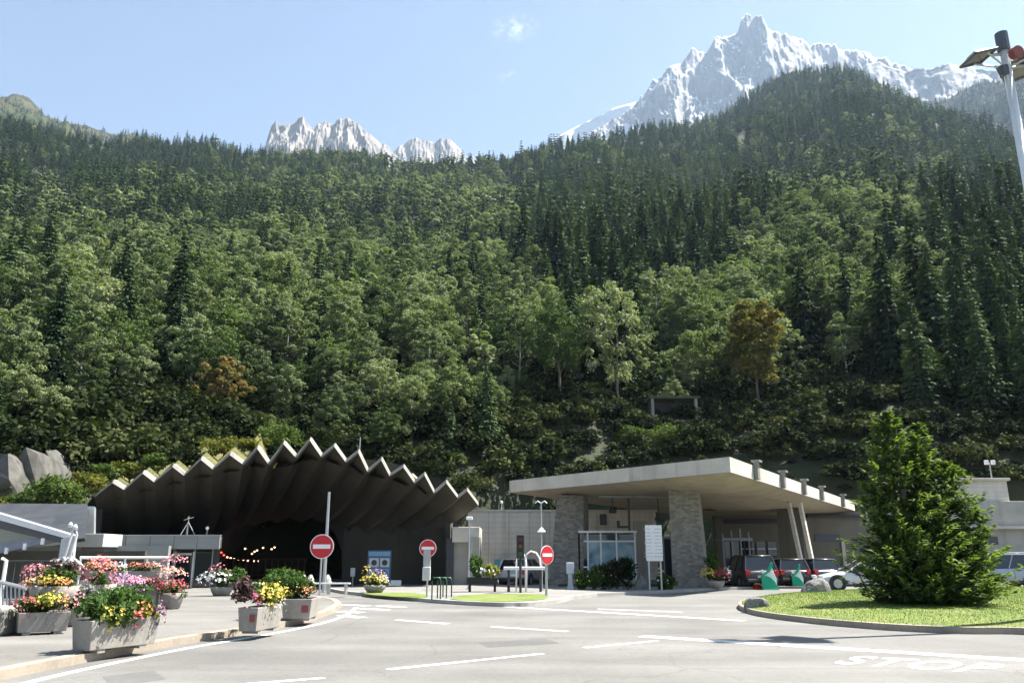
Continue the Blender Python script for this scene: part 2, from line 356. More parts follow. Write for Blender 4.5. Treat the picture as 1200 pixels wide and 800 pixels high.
def broad_trunk(H, seed):
    r = random.Random(seed); mb = MB()
    top = Vector((r.uniform(-.4, .4), r.uniform(-.4, .4), H*.72))
    mb.tube([(0, 0, -1), (r.uniform(-.1, .1), 0, H*.25), top*.6+Vector((0, 0, 0)), top], .2*H/12, 7, .05)
    for k in range(6):
        a = Vector((0, 0, H*r.uniform(.22, .5))); an = r.uniform(0, 6.28); q = a+Vector((math.cos(an)*2.2, math.sin(an)*2.2, r.uniform(1.5, 3)))
        mb.tube(limb_pts(a, q, .3), .08, 5, .02)
    return mb
def spruce_crown(levels, per, size, H=15.0, Rm=2.7, h0=1.2, droop=.32, narrow=1.0, cardsper=6):
    C = []; N = []; T = []; S = []
    for i in range(levels):
        t = i/(levels-1); z = h0+(H-h0)*t; rad = Rm*(1-t)**.85*rng.uniform(.8, 1.12)+.12
        for k in range(per if t < .75 else max(4, per//2)):
            a = rng.uniform(0, 2*PI); Lb = rad*rng.uniform(.65, 1.15)
            for j in range(cardsper):
                q = (j+.8)/cardsper
                if q*Lb < .15: continue
                side = rng.uniform(-.22, .22)*Lb*q
                C.append([math.cos(a)*Lb*q-math.sin(a)*side, math.sin(a)*Lb*q+math.cos(a)*side, z-droop*Lb*q+rng.uniform(-.1, .1)+.1*Lb*q*q])
                N.append([math.cos(a)*.5+rng.normal()*.3, math.sin(a)*.5+rng.normal()*.3, .8+rng.normal()*.2]); T.append([math.cos(a), math.sin(a), -droop-.1])
                S.append(size*(1.15-.5*t)*rng.uniform(.8, 1.25)*(1.1-.3*q))
    C = np.array(C); v, q = cards(C, np.array(N), np.array(S), .5, np.array(T))
    return v, q
def spruce_trunk(H): return MB().tube([(0, 0, -1.2), (0, 0, H*.5), (0, 0, H*.98)], .2, 6, .02)
L_RUST2 = leafmat('browning_leaves', [(.07, .095, .03), (.14, .13, .04), (.26, .14, .06)], .3, .25, .0, spec=.05)
L_SILV = leafmat('silvery_leaves', [(.064, .088, .045), (.14, .175, .092), (.225, .26, .155)], .3, .30, .8, spec=.1)
L_DEEP = leafmat('deep_green_leaves', [(.032, .058, .020), (.072, .112, .038), (.12, .168, .058)], .25, .30, .8, spec=.1)
PROTO = {}
def proto(kind, V, Q, leaf, trunk, tm):
    me = np_mesh(kind+'_crown', V, Q); me.materials.append(leaf)
    tme = bpy.data.meshes.new(kind+'_trunk'); tme.from_pydata(trunk.v, [], trunk.f); tme.update(); tme.materials.append(tm)
    PROTO.setdefault(kind, []).append((me, tme))
for s in range(5):
    H = [12, 13, 11, 14, 12][s]
    proto('broad', *broad_crown(58+5*s, 78, .33, 2.4+.3*s, H, [4.1, 3.6, 4.4, 3.5, 3.8][s], s, [1, 1.6, .6, 1.8, 1.2][s]), [L_BROAD, L_SILV, L_DEEP, L_SILV, L_BROAD][s], broad_trunk(H, s), [BARK, BARKP][s % 2])
for s in range(4):
    proto('broadfar', *broad_crown(20, 30, .95, 1.6, [12, 13, 11, 13][s], [4.0, 3.6, 4.3, 3.4][s], s+3, 1+.3*s), [L_BROAD, L_SILV, L_DEEP, L_BROAD][s], broad_trunk(12, s+9), BARK)
for s in range(3):
    H = [15, 17, 14][s]; proto('spruce', *spruce_crown(30, 15, .8, H, [2.8, 2.7, 3.2][s]), L_SPRUCE, spruce_trunk(H), BARK)
for s in range(2): proto('larch', *spruce_crown(24, 12, .62, 16, 2.5, 2.5, .12), L_LARCH, spruce_trunk(16), BARK)
for s in range(3): proto('sprucefar', *spruce_crown(12, 8, 1.5, [15, 17, 13][s], [2.7, 2.5, 2.9][s], cardsper=3), L_SPRUCE, spruce_trunk(15), BARK)
for s in range(1): proto('larchfar', *spruce_crown(12, 7, 1.3, 15, 2.5, 2.0, .12, cardsper=3), L_LARCH, spruce_trunk(15), BARK)
proto('rust', *broad_crown(85, 95, .36, 2.2, 10.5, 3.6, 2), L_RUST, broad_trunk(11, 3), BARK)
proto('rust', *broad_crown(85, 95, .36, 2.2, 10.5, 3.6, 2), L_RUST2, broad_trunk(11, 3), BARK)
def bush_mesh(name, n_cl, per, size, leaf, R=1.3, H=1.9):
    L = []
    for i in range(n_cl):
        a = rng.uniform(0, 2*PI); q = rng.uniform(0, 1)**.6
        c = np.array([math.cos(a)*R*q, math.sin(a)*R*q, H*(.25+.55*rng.random()*(1-.4*q))])
        v = unit(per); v[:, 2] = np.abs(v[:, 2]); pos = c+v*rng.uniform(.25, .6, per)[:, None]*R/1.3
        L.append(cards(pos, v*.6+unit(per)*.6+[0, 0, .3], size*rng.uniform(.7, 1.3, per), .7))
    V, Q = cat_cards(L); me = np_mesh(name, V, Q); me.materials.append(leaf); return me
BUSHES = [bush_mesh('bush', 16, 46, .26, L_BUSH) for _ in range(3)]

# scatter over the slope, denser and finer near the road
pts = []
da = math.radians(1)
a = math.radians(-39)
def project(X, Y, Z):
    dz = Z-CH; f = Y*cP+dz*sP; u = -Y*sP+dz*cP
    return 600+F*X/f, 400-F*u/f
r = 70.0; cand = []
while r < 1750:
    sp = 4.4+max(0, r-110)*.011 if r < 330 else 6.8+(r-330)*.0034
    n = int(2*math.radians(37.5)*r/sp); az = np.linspace(-math.radians(37), math.radians(36.5), n)+rng.uniform(-.5, .5, n)*sp/r*1.1
    rr0 = r+rng.uniform(-.5, .5, n)*sp
    cand.append(np.stack([rr0*np.sin(az), rr0*np.cos(az)], 1)); r += sp*.92
cand = np.concatenate(cand); zz = hill(cand[:, 0], cand[:, 1]); ra = np.hypot(cand[:, 0], cand[:, 1]); aza = np.arctan2(cand[:, 0], cand[:, 1])
rRa = np.interp(aza, _ra, _rr); r0a = np.interp(aza, _b0, _b1)
pxa, pya = project(cand[:, 0], cand[:, 1], zz)
keep = (ra > r0a+5) & (ra < rRa*1.03) & (pxa > -30) & (pxa < 1240)
start = np.interp(pxa, [0, 60, 130, 300, 480, 600, 760, 900, 1200], [580, 585, 580, 560, 545, 520, 498, 492, 505])   # lowest trunk foot seen in the photograph
keep &= (pya < start)
# rocky clearings
clear = (np.hypot((pxa-8)/16, (pya-407)/10) < 1) | (np.hypot((pxa-55)/32, (pya-222)/9) < 1) | (np.hypot((pxa-230)/28, (pya-322)/4) < 1) | (np.hypot((pxa-869)/14, (pya-165)/9) < 1)
keep &= ~clear
SPX = [(265, 505, 77), (884, 485, 96), (722, 480, 97), (990, 490, 100), (655, 490, 99)]
for (sx_, sy_, sY) in SPX:
    X0 = ray(sx_, sy_).x/ray(sx_, sy_).y*sY; R0_ = math.hypot(X0, sY)
    keep &= ~((np.abs(aza-math.atan2(X0, sY))*ra < (8 if sx_ == 265 else 5.2)) & (ra < R0_+5) & (ra > R0_-45))
keep &= (rng.random(len(cand)) > .06)
cand, zz, ra, pxa, pya = cand[keep], zz[keep], ra[keep], pxa[keep], pya[keep]
# kind by the stand it belongs to
nz = fbm(cand[:, 0]/45+3, cand[:, 1]/45, 3)-.5; nz2 = fbm(cand[:, 0]/22+31, cand[:, 1]/22+4, 3)-.5
wb = (fbm(cand[:, 0]/70+3, cand[:, 1]/70+8, 4)-.5)*200; pxt, pyt = pxa, pya; pxa = pxa+wb; pya = pya+wb*.25
pc = np.full(len(cand), .07)
pc = np.where((pxa < 340) & (pya < 305-.05*pxa), .75, pc); pc = np.where((pxa < 340) & (pya < 215), .96, pc)
pc = np.where((pxa >= 340) & (pxa < 620) & (pya < 225), .55, pc)
pc = np.where((pxa > 620) & (pya < 400-.12*(pxa-620)), .9, pc); pc = np.where((pxa > 640) & (pya < 230), .82, pc)
pc = np.where((pxa > 540) & (pxa < 760) & (pya > 400), .35, pc)
pc = np.where((pxa > 895) & (pxa < 1085) & (pya > 235) & (pya < 500), .10, pc); pc = np.where((pxa > 1085) & (pya > 180), .93, pc)
pxa, pya = pxt, pyt
con = rng.random(len(cand)) < np.clip(pc+nz*.9*(pc > .05)*(pc < .95), 0, 1)
lar = con & (pxa > 660) & (pxa < 860) & (pya > 190) & (pya < 330) & (rng.random(len(cand)) < .5)
scl = rng.uniform(.6, 1.35, len(cand))*(.75+.5*fbm(cand[:, 0]/30+9, cand[:, 1]/30+2, 3))*np.interp(ra, [68, 85, 110, 170, 400, 1500], [.42, .62, .85, 1.12, 1.45, 1.5])*np.where(con, .95, .80+.35*(nz2+.3)); scl = np.clip(scl, .4, 2.0)
scl = np.where(con & (pxa > 600) & (pya > 230), scl*1.18, scl); scl = np.where((pxa < 330) & (pya < 300) & con, scl*.82, scl)
rot = rng.uniform(0, 2*PI, len(cand))
print('TREES', len(cand), 'conifers', con.sum())
SPECIAL = []
def tree(kind, name, label, x, y, s, rz, group, cat='tree', pi=None, ztop=None):
    z = float(hill(x, y))
    P_ = PROTO[kind]; me, tm = P_[random.randrange(len(P_)) if pi is None else pi]
    root = thing(name, label, cat, (x, y, z), rz, group, s)
    for mesh_, n_ in ((me, 'crown'), (tm, 'trunk')):
        o = bpy.data.objects.new(n_, mesh_); COL.objects.link(o); o.parent = root
    return root
order = np.argsort(-scl/ra)
def zone(px, py):
    h = 'above the left roofs' if px < 130 else 'above the fluted tunnel roof' if px < 580 else 'above the flat canopy' if px < 1000 else 'at the right edge of the slope'
    return h
cnt = {True: 0, False: 0}; used = np.zeros(len(cand), bool)
HOST = {}
for i in order:
    c = bool(con[i])
    if cnt[c] >= 288: continue
    if pxa[i] < -10 or pxa[i] > 1210: continue
    cnt[c] += 1; used[i] = True
    near = ra[i] < 270
    kind = ('larch' if lar[i] else 'spruce') if c else 'broad'
    if not near or cnt[c] > 230: kind += 'far'
    zn = zone(pxa[i], pya[i])
    how = 'foot' if pya[i] > 440 else 'middle'
    if c: nm_, lb = ('larch_tree', 'soft green larch at the %s of the slope %s' % (how, zn)) if lar[i] else ('spruce_tree', 'dark pointed spruce at the %s of the slope %s' % (how, zn))
    else: nm_, lb = 'broadleaf_tree', 'round leafy tree at the %s of the slope %s' % (how, zn)
    P_ = PROTO[kind]; j = random.randrange(len(P_))
    t = tree(kind, nm_, lb, float(cand[i, 0]), float(cand[i, 1]), float(scl[i]), float(rot[i]), lb.split(' in the ')[0].replace('tree', 'trees')+' '+how+' '+zn, pi=j)
    HOST.setdefault((kind, j), t.children[0])
# prototypes of the far wood must each stand somewhere: give the missing ones a tree of their own
def gn_scatter(name, label, cat, mask, hosts):
    idx = np.where(mask)[0]
    me = bpy.data.meshes.new(name); V = np.stack([cand[idx, 0], cand[idx, 1], zz[idx]-.2], 1)
    me.vertices.add(len(V)); me.vertices.foreach_set('co', V.astype(np.float32).ravel())
    for an, dat in (('s', scl[idx]), ('r', rot[idx]), ('k', rng.integers(0, len(hosts), len(idx)).astype(float))):
        me.attributes.new(an, 'FLOAT', 'POINT'); buf = np.ascontiguousarray(dat, np.float32); me.attributes[an].data.foreach_set('value', buf.tolist())
    o = bpy.data.objects.new(name, me); COL.objects.link(o)
    scatter_nodes(o, hosts); tag(o, label, cat); o['kind'] = 'stuff'; return o
def scatter_nodes(o, hosts):
    ng = bpy.data.node_groups.new(o.name, 'GeometryNodeTree')
    ng.interface.new_socket('Geometry', in_out='INPUT', socket_type='NodeSocketGeometry'); ng.interface.new_socket('Geometry', in_out='OUTPUT', socket_type='NodeSocketGeometry')
    N = ng.nodes.new; gi = N('NodeGroupInput'); go = N('NodeGroupOutput'); iop = N('GeometryNodeInstanceOnPoints'); jn = N('GeometryNodeJoinGeometry')
    mp = N('GeometryNodeMeshToPoints'); ng.links.new(gi.outputs[0], mp.inputs[0]); ng.links.new(mp.outputs[0], iop.inputs['Points'])
    for h in hosts:
        oi = N('GeometryNodeObjectInfo'); oi.inputs['Object'].default_value = h; oi.inputs['As Instance'].default_value = True; ng.links.new(oi.outputs['Geometry'], jn.inputs[0])
    ng.links.new(jn.outputs[0], iop.inputs['Instance']); iop.inputs['Pick Instance'].default_value = True
    def at(n):
        x = N('GeometryNodeInputNamedAttribute'); x.data_type = 'FLOAT'; x.inputs['Name'].default_value = n; return x.outputs['Attribute']
    cb = N('ShaderNodeCombineXYZ'); ng.links.new(at('r'), cb.inputs[2]); e2r = N('FunctionNodeEulerToRotation'); ng.links.new(cb.outputs[0], e2r.inputs[0])
    ng.links.new(e2r.outputs[0], iop.inputs['Rotation']); ng.links.new(at('s'), iop.inputs['Scale'])
    fi = N('FunctionNodeFloatToInt'); ng.links.new(at('k'), fi.inputs[0]); ng.links.new(fi.outputs[0], iop.inputs['Instance Index'])
    ng.links.new(iop.outputs[0], go.inputs[0])
    md = o.modifiers.new('scatter', 'NODES'); md.node_group = ng
hs = lambda k: [v for (kk, j), v in sorted(HOST.items(), key=lambda q: q[0]) if kk == k]
rest = ~used
mid = ra < 330
print('HOSTS', {k: len(hs(k)) for k in PROTO})
hb, hbf, hsn, hsf, hl, hlf = hs('broad'), hs('broadfar'), hs('spruce'), hs('sprucefar'), hs('larch'), hs('larchfar')
gn_scatter('broadleaf_wood', 'mass of light green broadleaf trees filling the middle of the mountainside', 'wood', rest & ~con & mid, hb)
gn_scatter('high_broadleaf_wood', 'small far broadleaf trees high up the left and middle mountainside', 'wood', rest & ~con & ~mid, hbf or hb)
gn_scatter('spruce_wood', 'mass of dark spruces filling the right side of the mountainside', 'wood', rest & con & mid & ~lar, hsn)
gn_scatter('high_spruce_wood', 'small far spruces along the skyline of the wooded mountainside', 'wood', rest & con & ~mid & ~lar, hsf or hsn)
if (rest & lar).any(): gn_scatter('larch_wood', 'softer green larches mixed among the spruces below the peak', 'wood', rest & lar, hlf or hl or hsn)
# the far wooded ridges
sv = (cand, zz, scl, rot)
for gname, prob, nm_, lb_ in (('distant_ridge', .45, 'distant_spruce_wood', 'bluish far conifer wood on the ridge behind the light mast'), ('alpine_meadow', .16, 'scattered_high_spruces', 'scattered tiny conifers on the grassy mountain at the left edge')):
    gx, gy, gz, gs = GRIDS[gname]; sel = (gs < 1.03) & (gs > .35) & (rng.random(gx.shape) < prob*(2*fbm(gx/160, gy/160, 3)))
    if gname == 'alpine_meadow': sel &= (gs < .93)
    k_ = sel.sum(); cand = np.stack([gx[sel]+rng.normal(size=k_)*3, gy[sel]+rng.normal(size=k_)*3], 1); zz = gz[sel]-1; scl = rng.uniform(.6, 1.3, k_); rot = rng.uniform(0, 6.28, k_)
    print(nm_, k_); gn_scatter(nm_, lb_, 'wood', np.ones(k_, bool), hsf or hsn)
cand, zz, scl, rot = sv
# undergrowth on the steep bank and between the trunks
bc = []
r = 64.0
while r < 190:
    sp = 1.5 if r < 120 else 2.6
    n_ = int(math.radians(74)*r/sp); az = np.linspace(-math.radians(37), math.radians(36.5), n_)+rng.uniform(-1.5, 1.5, n_)*sp/r; q = r+rng.uniform(-1.6, 1.6, n_)*sp
    bc.append(np.stack([q*np.sin(az), q*np.cos(az)], 1)); r += sp
bc = np.concatenate(bc); bz = hill(bc[:, 0], bc[:, 1]); br = np.hypot(bc[:, 0], bc[:, 1])
kb = (bz > .4) & (rng.random(len(bc)) < .85) & ~((bc[:, 0] > -24) & (bc[:, 0] < 0) & (bc[:, 1] < 64))
BS = []
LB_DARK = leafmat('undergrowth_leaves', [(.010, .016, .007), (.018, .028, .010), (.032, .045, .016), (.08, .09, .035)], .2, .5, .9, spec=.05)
for i_, (x_, y_) in enumerate(((14.0, 88.0), (30.0, 90.0), (-8.0, 76.0))):
    bmh = bush_mesh('bush', 14, 40, .3, LB_DARK); t = thing('bank_bush', 'leafy bush low on the steep bank '+['behind the middle of the canopy', 'behind the right end of the canopy', 'behind the right end of the zigzag roof'][i_], 'bush', (x_, y_, float(hill(x_, y_))), 0, 'bushes low on the bank')
    o = bpy.data.objects.new('foliage', bmh); COL.objects.link(o); o.parent = t; BS.append(o)
sv = (cand, zz, scl, rot)
cand, zz, scl, rot = bc, bz, rng.uniform(.35, 1.5, len(bc))*(.6+.9*fbm(bc[:, 0]/9, bc[:, 1]/5, 3)), rng.uniform(0, 6.28, len(bc))
ug = gn_scatter('undergrowth', 'dark tangled undergrowth covering the steep bank below the trees', 'undergrowth', kb, BS)
cand, zz, scl, rot = sv
# single trees one can tell apart
def special(kind, name, label, px, py_base, Yd, top_py, Hm, rz=0, pi=0, cat='tree', wide=1.0):
    x = XA(px, Yd, CH+Yd*.25); z = float(hill(x, Yd))
    pt = P(px, top_py, Yd); s = max(.2, (pt.z-z)/Hm)
    t = tree(kind, name, label, x, Yd, s, rz, None, cat, pi); t.scale = (s*wide, s*wide, s); return t
special('rust', 'rust_tree', 'reddish brown leafy tree low on the left slope above the fluted roof', 265, 520, 77, 420, 10.5, 1, 0, wide=1.0)
special('rust', 'orange_tree', 'tall tree with orange crown above the flat canopy on the right', 884, 485, 96, 352, 10.5, 2, 1, wide=.85)
special('broad', 'pale_tree', 'tall pale grey green tree rising above the left end of the flat canopy', 722, 480, 97, 325, 12, 0, 0, wide=.75)
special('broad', 'leafy_tree', 'broad dark leafy tree to the right of the orange crowned one', 990, 490, 100, 362, 13, 1, 1, wide=1.0)
special('broad', 'dark_tree', 'leafy tree to the left of the small shelter among the bushes', 655, 490, 99, 335, 12, 2, 2, wide=.8)
# special('spruce', 'tall_spruce', 'tallest dark spruce in the middle of the slope above the flat canopy', 712, 470, 150, 205, 17, .5, 1, wide=1.3)
# special('spruce', 'big_spruce', 'large dark spruce on the slope directly above the orange crowned tree', 880, 440, 165, 165, 17, .5, 0, wide=1.2)
special('spruce', 'right_spruce', 'tall black green spruce at the right edge behind the light mast', 1180, 440, 130, 225, 15, .5, 2, wide=1.2)
# ---------------------------------------------------------------- ground surfaces
def asphalt(name, c, lo=.85, hi=1.12):
    m, nt, b = nm(name)
    big = ramp(nt, noise(nt, .35, 9), [(.3, lo*.86), (.7, hi)]); fine = mix(nt, 1.0, ramp(nt, noise(nt, 60, 3), [(.25, .6), (.5, 1.0), (.75, 1.3)]), ramp(nt, noise(nt, 9, 5, rough=.8), [(.3, .80), (.5, 1.0), (.7, 1.14)]), 'MULTIPLY')
    tr = ramp(nt, noise(nt, .5, 6, vec=scaled(nt, (.12, 1.2, 1))), [(.35, .80), (.65, 1.10)])
    c_ = mix(nt, 1.0, mix(nt, 1.0, c, big, 'MULTIPLY'), mix(nt, 1.0, fine, tr, 'MULTIPLY'), 'MULTIPLY')
    cr = nt.nodes.new('ShaderNodeTexVoronoi'); cr.feature = 'DISTANCE_TO_EDGE'; cr.inputs['Scale'].default_value = .28; wv = noise(nt, 1.2, 5); 
    tc = nt.nodes.new('ShaderNodeTexCoord'); va = nt.nodes.new('ShaderNodeVectorMath'); va.operation = 'ADD'; lk(nt, tc.outputs['Object'], va.inputs[0]); lk(nt, wv, va.inputs[1]); lk(nt, va.outputs[0], cr.inputs['Vector'])
    c_ = mix(nt, ramp(nt, cr.outputs['Distance'], [(.0, .55), (.006, 0.0)]), c_, tuple(x*.4 for x in c))
    oil = ramp(nt, noise(nt, .9, 8), [(.62, 0.0), (.78, .35)]); c_ = mix(nt, oil, c_, tuple(x*.5 for x in c))
    lk(nt, c_, b.inputs['Base Color']); b.inputs['Roughness'].default_value = .85; bump(nt, b, noise(nt, 90, 3), .5, .006); return m
ASPH = asphalt('asphalt', (.152, .150, .141)); PAVE = asphalt('pale_pavement', (.178, .172, .158), .9, 1.06)
m, nt, b = nm('white_road_paint')
lk(nt, mix(nt, ramp(nt, noise(nt, 7, 8), [(.5, 0.0), (.68, .6)]), (.68, .68, .66), (.28, .28, .27)), b.inputs['Base Color']); b.inputs['Roughness'].default_value = .7; PAINT = m
def smooth(pts, n=6, closed=False):
    pts = [Vector(p) for p in pts]; out = []
    N = len(pts)
    for i in range(N if closed else N-1):
        p0 = pts[(i-1) % N] if (closed or i > 0) else pts[0]; p1 = pts[i]; p2 = pts[(i+1) % N]; p3 = pts[(i+2) % N] if (closed or i < N-2) else pts[-1]
        for k in range(n):
            t = k/n; out.append(.5*((2*p1)+(p2-p0)*t+(2*p0-5*p1+4*p2-p3)*t*t+(3*p1-p0-3*p2+p3)*t**3))
    if not closed: out.append(pts[-1])
    return out
def sheet(name, poly, z0, z1, m, bevel=0):
    me = bpy.data.meshes.new(name); n = len(poly)
    vs = [(p[0], p[1], z1) for p in poly]+[(p[0], p[1], z0) for p in poly]
    me.from_pydata(vs, [], [tuple(range(n))]+[(i, i+n, (i+1) % n+n, (i+1) % n) for i in range(n)])
    bm = bmesh.new(); bm.from_mesh(me); bmesh.ops.recalc_face_normals(bm, faces=bm.faces); bmesh.ops.triangulate(bm, faces=[f for f in bm.faces if len(f.verts) > 4]); bm.to_mesh(me); bm.free()
    return link(name, me, m, bevel=bevel)
def strip(name, pts, wd, z0, z1, m):
    """a ribbon of given width along pts (left side of travel), e.g. a kerb"""
    mb = MB(); rings = []
    for i, p in enumerate(pts):
        d = (pts[min(i+1, len(pts)-1)]-pts[max(i-1, 0)]); d = Vector((d.x, d.y, 0)).normalized(); n = Vector((-d.y, d.x, 0))*wd
        a = Vector((p.x, p.y, 0)); b_ = a+n
        rings.append([Vector((a.x, a.y, z0)), Vector((b_.x, b_.y, z0)), Vector((b_.x, b_.y, z1)), Vector((a.x, a.y, z1))])
    mb.loft(rings); return mb.build(name, m)
road = MB(); road.add([(-90, -60, 0), (110, -60, 0), (110, 62, 0), (-90, 62, 0)], [(0, 1, 2, 3)])
struct(road.build('road', ASPH))
KERB = concrete('kerb_stone', (.33, .28, .22), .25); KERBW = concrete('kerb_concrete', (.36, .35, .32), .2)
# left plaza pavement: outer kerb as seen, then back towards the tunnel
kl = [G(x, y) for x, y in [(-60, 812), (0, 797), (60, 784), (130, 770), (200, 757), (262, 747), (320, 737), (362, 728), (388, 719), (400, 711.5)]]
kl = smooth(kl, 5)
tail = [G(394, 706), G(376, 702.5), G(345, 700.2), G(305, 697), G(282, 693.5), G(268, 689.5)]
kl2 = smooth([kl[-1]]+tail, 4)[1:]
poly = kl+kl2+[Vector((-40, kl2[-1].y+.2, 0)), Vector((-60, 20, 0)), Vector((-30, -10, 0)), Vector((kl[0].x-1, kl[0].y-6, 0))]
def inset_path(pts, w):
    out = []
    for i, p in enumerate(pts):
        d = (pts[min(i+1, len(pts)-1)]-pts[max(i-1, 0)]); d = Vector((d.x, d.y, 0)).normalized(); out.append(p+Vector((-d.y, d.x, 0))*w)
    return out
path = kl+kl2
inn = inset_path(path, .22)
struct(sheet('pavement', inn+poly[len(path):], -.02, .118, PAVE))
struct(strip('kerb', path, .222, -.02, .13, KERB))
# white edge line following the kerb
edge = inset_path(kl, -.55); struct(strip('road_marking', edge, .14, .001, .005, PAINT))
# middle island with grass strips
isl_f = smooth([G(x, y) for x, y in [(384, 691.5), (400, 695), (440, 699.5), (500, 705.5), (560, 709.5), (610, 710.5), (650, 707), (672, 702)]], 5)
isl_b = [G(x, y) for x, y in [(700, 698.5), (745, 696.5), (850, 691.0), (905, 689.6)]]+[Vector((16.0, 43.5, 0)), Vector((11, 60, 0)), Vector((-4, 56, 0)), G(560, 687), G(470, 688.5), G(384, 689.5)]
kp = isl_f+isl_b[:4]
struct(strip('kerb', kp, .2, -.02, .13, KERBW))
struct(sheet('pavement', inset_path(kp, .198)+isl_b[4:], -.02, .118, asphalt('island_paving', (.21, .205, .19), .95, 1.05)))
m, nt, b = nm('lawn')
lk(nt, mix(nt, .6, ramp(nt, noise(nt, .9, 8), [(.3, (.09, .14, .025)), (.5, (.15, .20, .035)), (.66, (.19, .21, .055)), (.80, (.25, .21, .10))]), ramp(nt, noise(nt, 40, 4), [(.3, .6), (.7, 1.15)]), 'MULTIPLY'), b.inputs['Base Color']); b.inputs['Roughness'].default_value = .9
bump(nt, b, noise(nt, 60, 4), .9, .03); LAWN = m
for pts in ([(425, 694.2), (470, 693.8), (497, 695.6), (499, 700.4), (470, 699.0), (440, 696.8)], [(528, 701.2), (545, 696.6), (600, 695.2), (638, 696.2), (638, 701.5), (600, 704.2), (560, 704.2)]):
    struct(sheet('lawn', smooth([G(x, y, .13) for x, y in pts], 2, True), .1, .132, LAWN))
# right island: kerb, lawn
kr = smooth([G(x, y) for x, y in [(1320, 752), (1200, 742.5), (1130, 741.5), (1060, 738.5), (1000, 734), (950, 729), (905, 723), (882, 717.5), (873, 712), (880, 706.5), (905, 701.5), (940, 698), (980, 695.5), (1050, 693.5), (1150, 691.5), (1300, 690)]], 6)
kr2 = kr[::-1]
struct(strip('kerb', [p for p in kr2], -.2, -.02, .14, KERB))
lawn_poly = inset_path(kr2, -.2)
cx = sum(p.x for p in lawn_poly)/len(lawn_poly); cy = sum(p.y for p in lawn_poly)/len(lawn_poly)
# mounded lawn
me = bpy.data.meshes.new('lawn'); vs = []; fs = []; n = len(lawn_poly); lv = [(1, .12), (.93, .17), (.8, .22), (.6, .26), (.35, .29), (0.02, .3)]
for q, h in lv:
    for p in lawn_poly: vs.append((cx+(p.x-cx)*q, cy+(p.y-cy)*q, h))
for i in range(len(lv)-1):
    for k in range(n): fs.append((i*n+k, i*n+(k+1) % n, (i+1)*n+(k+1) % n, (i+1)*n+k))
fs.append(tuple(range((len(lv)-1)*n, len(lv)*n))); me.from_pydata(vs, [], fs); bm = bmesh.new(); bm.from_mesh(me); bmesh.ops.recalc_face_normals(bm, faces=bm.faces); bm.to_mesh(me); bm.free()
me.polygons.foreach_set('use_smooth', [True]*len(me.polygons)); struct(link('lawn', me, LAWN))
def lawn_z(x, y): return .27
# grass blades on the lawns (nobody could count them)
def blades(region_poly, n, zf, name, label, h=.042):
    P2 = [(p[0], p[1]) for p in region_poly]; xs = [p[0] for p in P2]; ys = [p[1] for p in P2]; out = []
    def inside(x, y):
        c = False; j = len(P2)-1
        for i in range(len(P2)):
            if (P2[i][1] > y) != (P2[j][1] > y) and x < (P2[j][0]-P2[i][0])*(y-P2[i][1])/(P2[j][1]-P2[i][1])+P2[i][0]: c = not c
            j = i
        return c
    rr = random.Random(4)
    while len(out) < n:
        x = rr.uniform(min(xs), max(xs)); y = rr.uniform(min(ys), max(ys))
        if inside(x, y): out.append((x, y, zf(x, y)))
    C = np.array(out); N = np.concatenate([rng.normal(size=(n, 2)), np.full((n, 1), .25)], 1); T = np.concatenate([rng.normal(size=(n, 2))*.35, np.ones((n, 1))], 1)
    V, Q = cards(C+[0, 0, h*.3], N, h*rng.uniform(.5, 1.4, n), .3, T); me = np_mesh(name, V, Q); o = link(name, me, leafmat('grass_blades', [(.10, .155, .03), (.13, .19, .035), (.19, .22, .06)], .3, 1.2, 0)); tag(o, label, 'grass'); o['kind'] = 'stuff'
def lz(x, y):
    # height of the mound at x, y
    best = 1.0; px_ = x-cx; py_ = y-cy; a = math.atan2(py_, px_)
    rb = np.interp(a, LA, LR); q = min(1, math.hypot(px_, py_)/rb)
    return float(np.interp(q, [.02, .35, .6, .8, .93, 1], [.3, .29, .26, .22, .17, .12]))
_pp = sorted((math.atan2(p.y-cy, p.x-cx), math.hypot(p.y-cy, p.x-cx)) for p in lawn_poly); LA = [p[0] for p in _pp]; LR = [p[1] for p in _pp]
blades(lawn_poly, 60000, lz, 'grass', 'short sunlit grass blades on the large lawn round the conifer')
# painted markings ------------------------------------------------------------
def paint(pts, z=.004):
    mb = MB(); mb.add([G(x, y, z) for x, y in pts], [tuple(range(len(pts)))]); return struct(mb.build('road_marking', PAINT))
def line(a, b_, wd, z=.004):
    A_ = G(*a); B_ = G(*b_); d = (B_-A_).normalized(); n = Vector((-d.y, d.x, 0))*wd/2
    k = max(1, int((B_-A_).length/1.0)); mb = MB()
    vs = [];
    for i in range(k+1):
        p = A_.lerp(B_, i/k); p.z = z; vs += [p+n*random.uniform(.92, 1.04), p-n*random.uniform(.92, 1.04)]
    mb.add(vs, [(2*i, 2*i+1, 2*i+3, 2*i+2) for i in range(k)]); return struct(mb.build('road_marking', PAINT))
line((465, 726), (525, 730.5), .22); line((577, 734), (665, 739.5), .22); line((455, 784), (636, 765.5), .15); line((685, 758.5), (770, 750.5), .15); line((290, 801), (380, 794), .15)
line((752, 745), (1240, 775.5), .42); line((592, 710.5), (872, 727), .3); line((700, 713), (800, 717), .16)
for a_, b_ in (((398, 716), (424, 717.5)), ((421, 712.5), (454, 714.3)), ((443, 709.5), (474, 711.2)), ((400, 720.5), (425, 723.5)), ((400, 708), (432, 709.4))): line(a_, b_, .38)
pl = inset_path([p for p in kr if p.y < 27.5 or True], 0)
eo = inset_path(kr2, .42); eo = [p for p in eo if p.y < 34]
struct(strip('road_marking', eo, .14, .001, .006, PAINT))
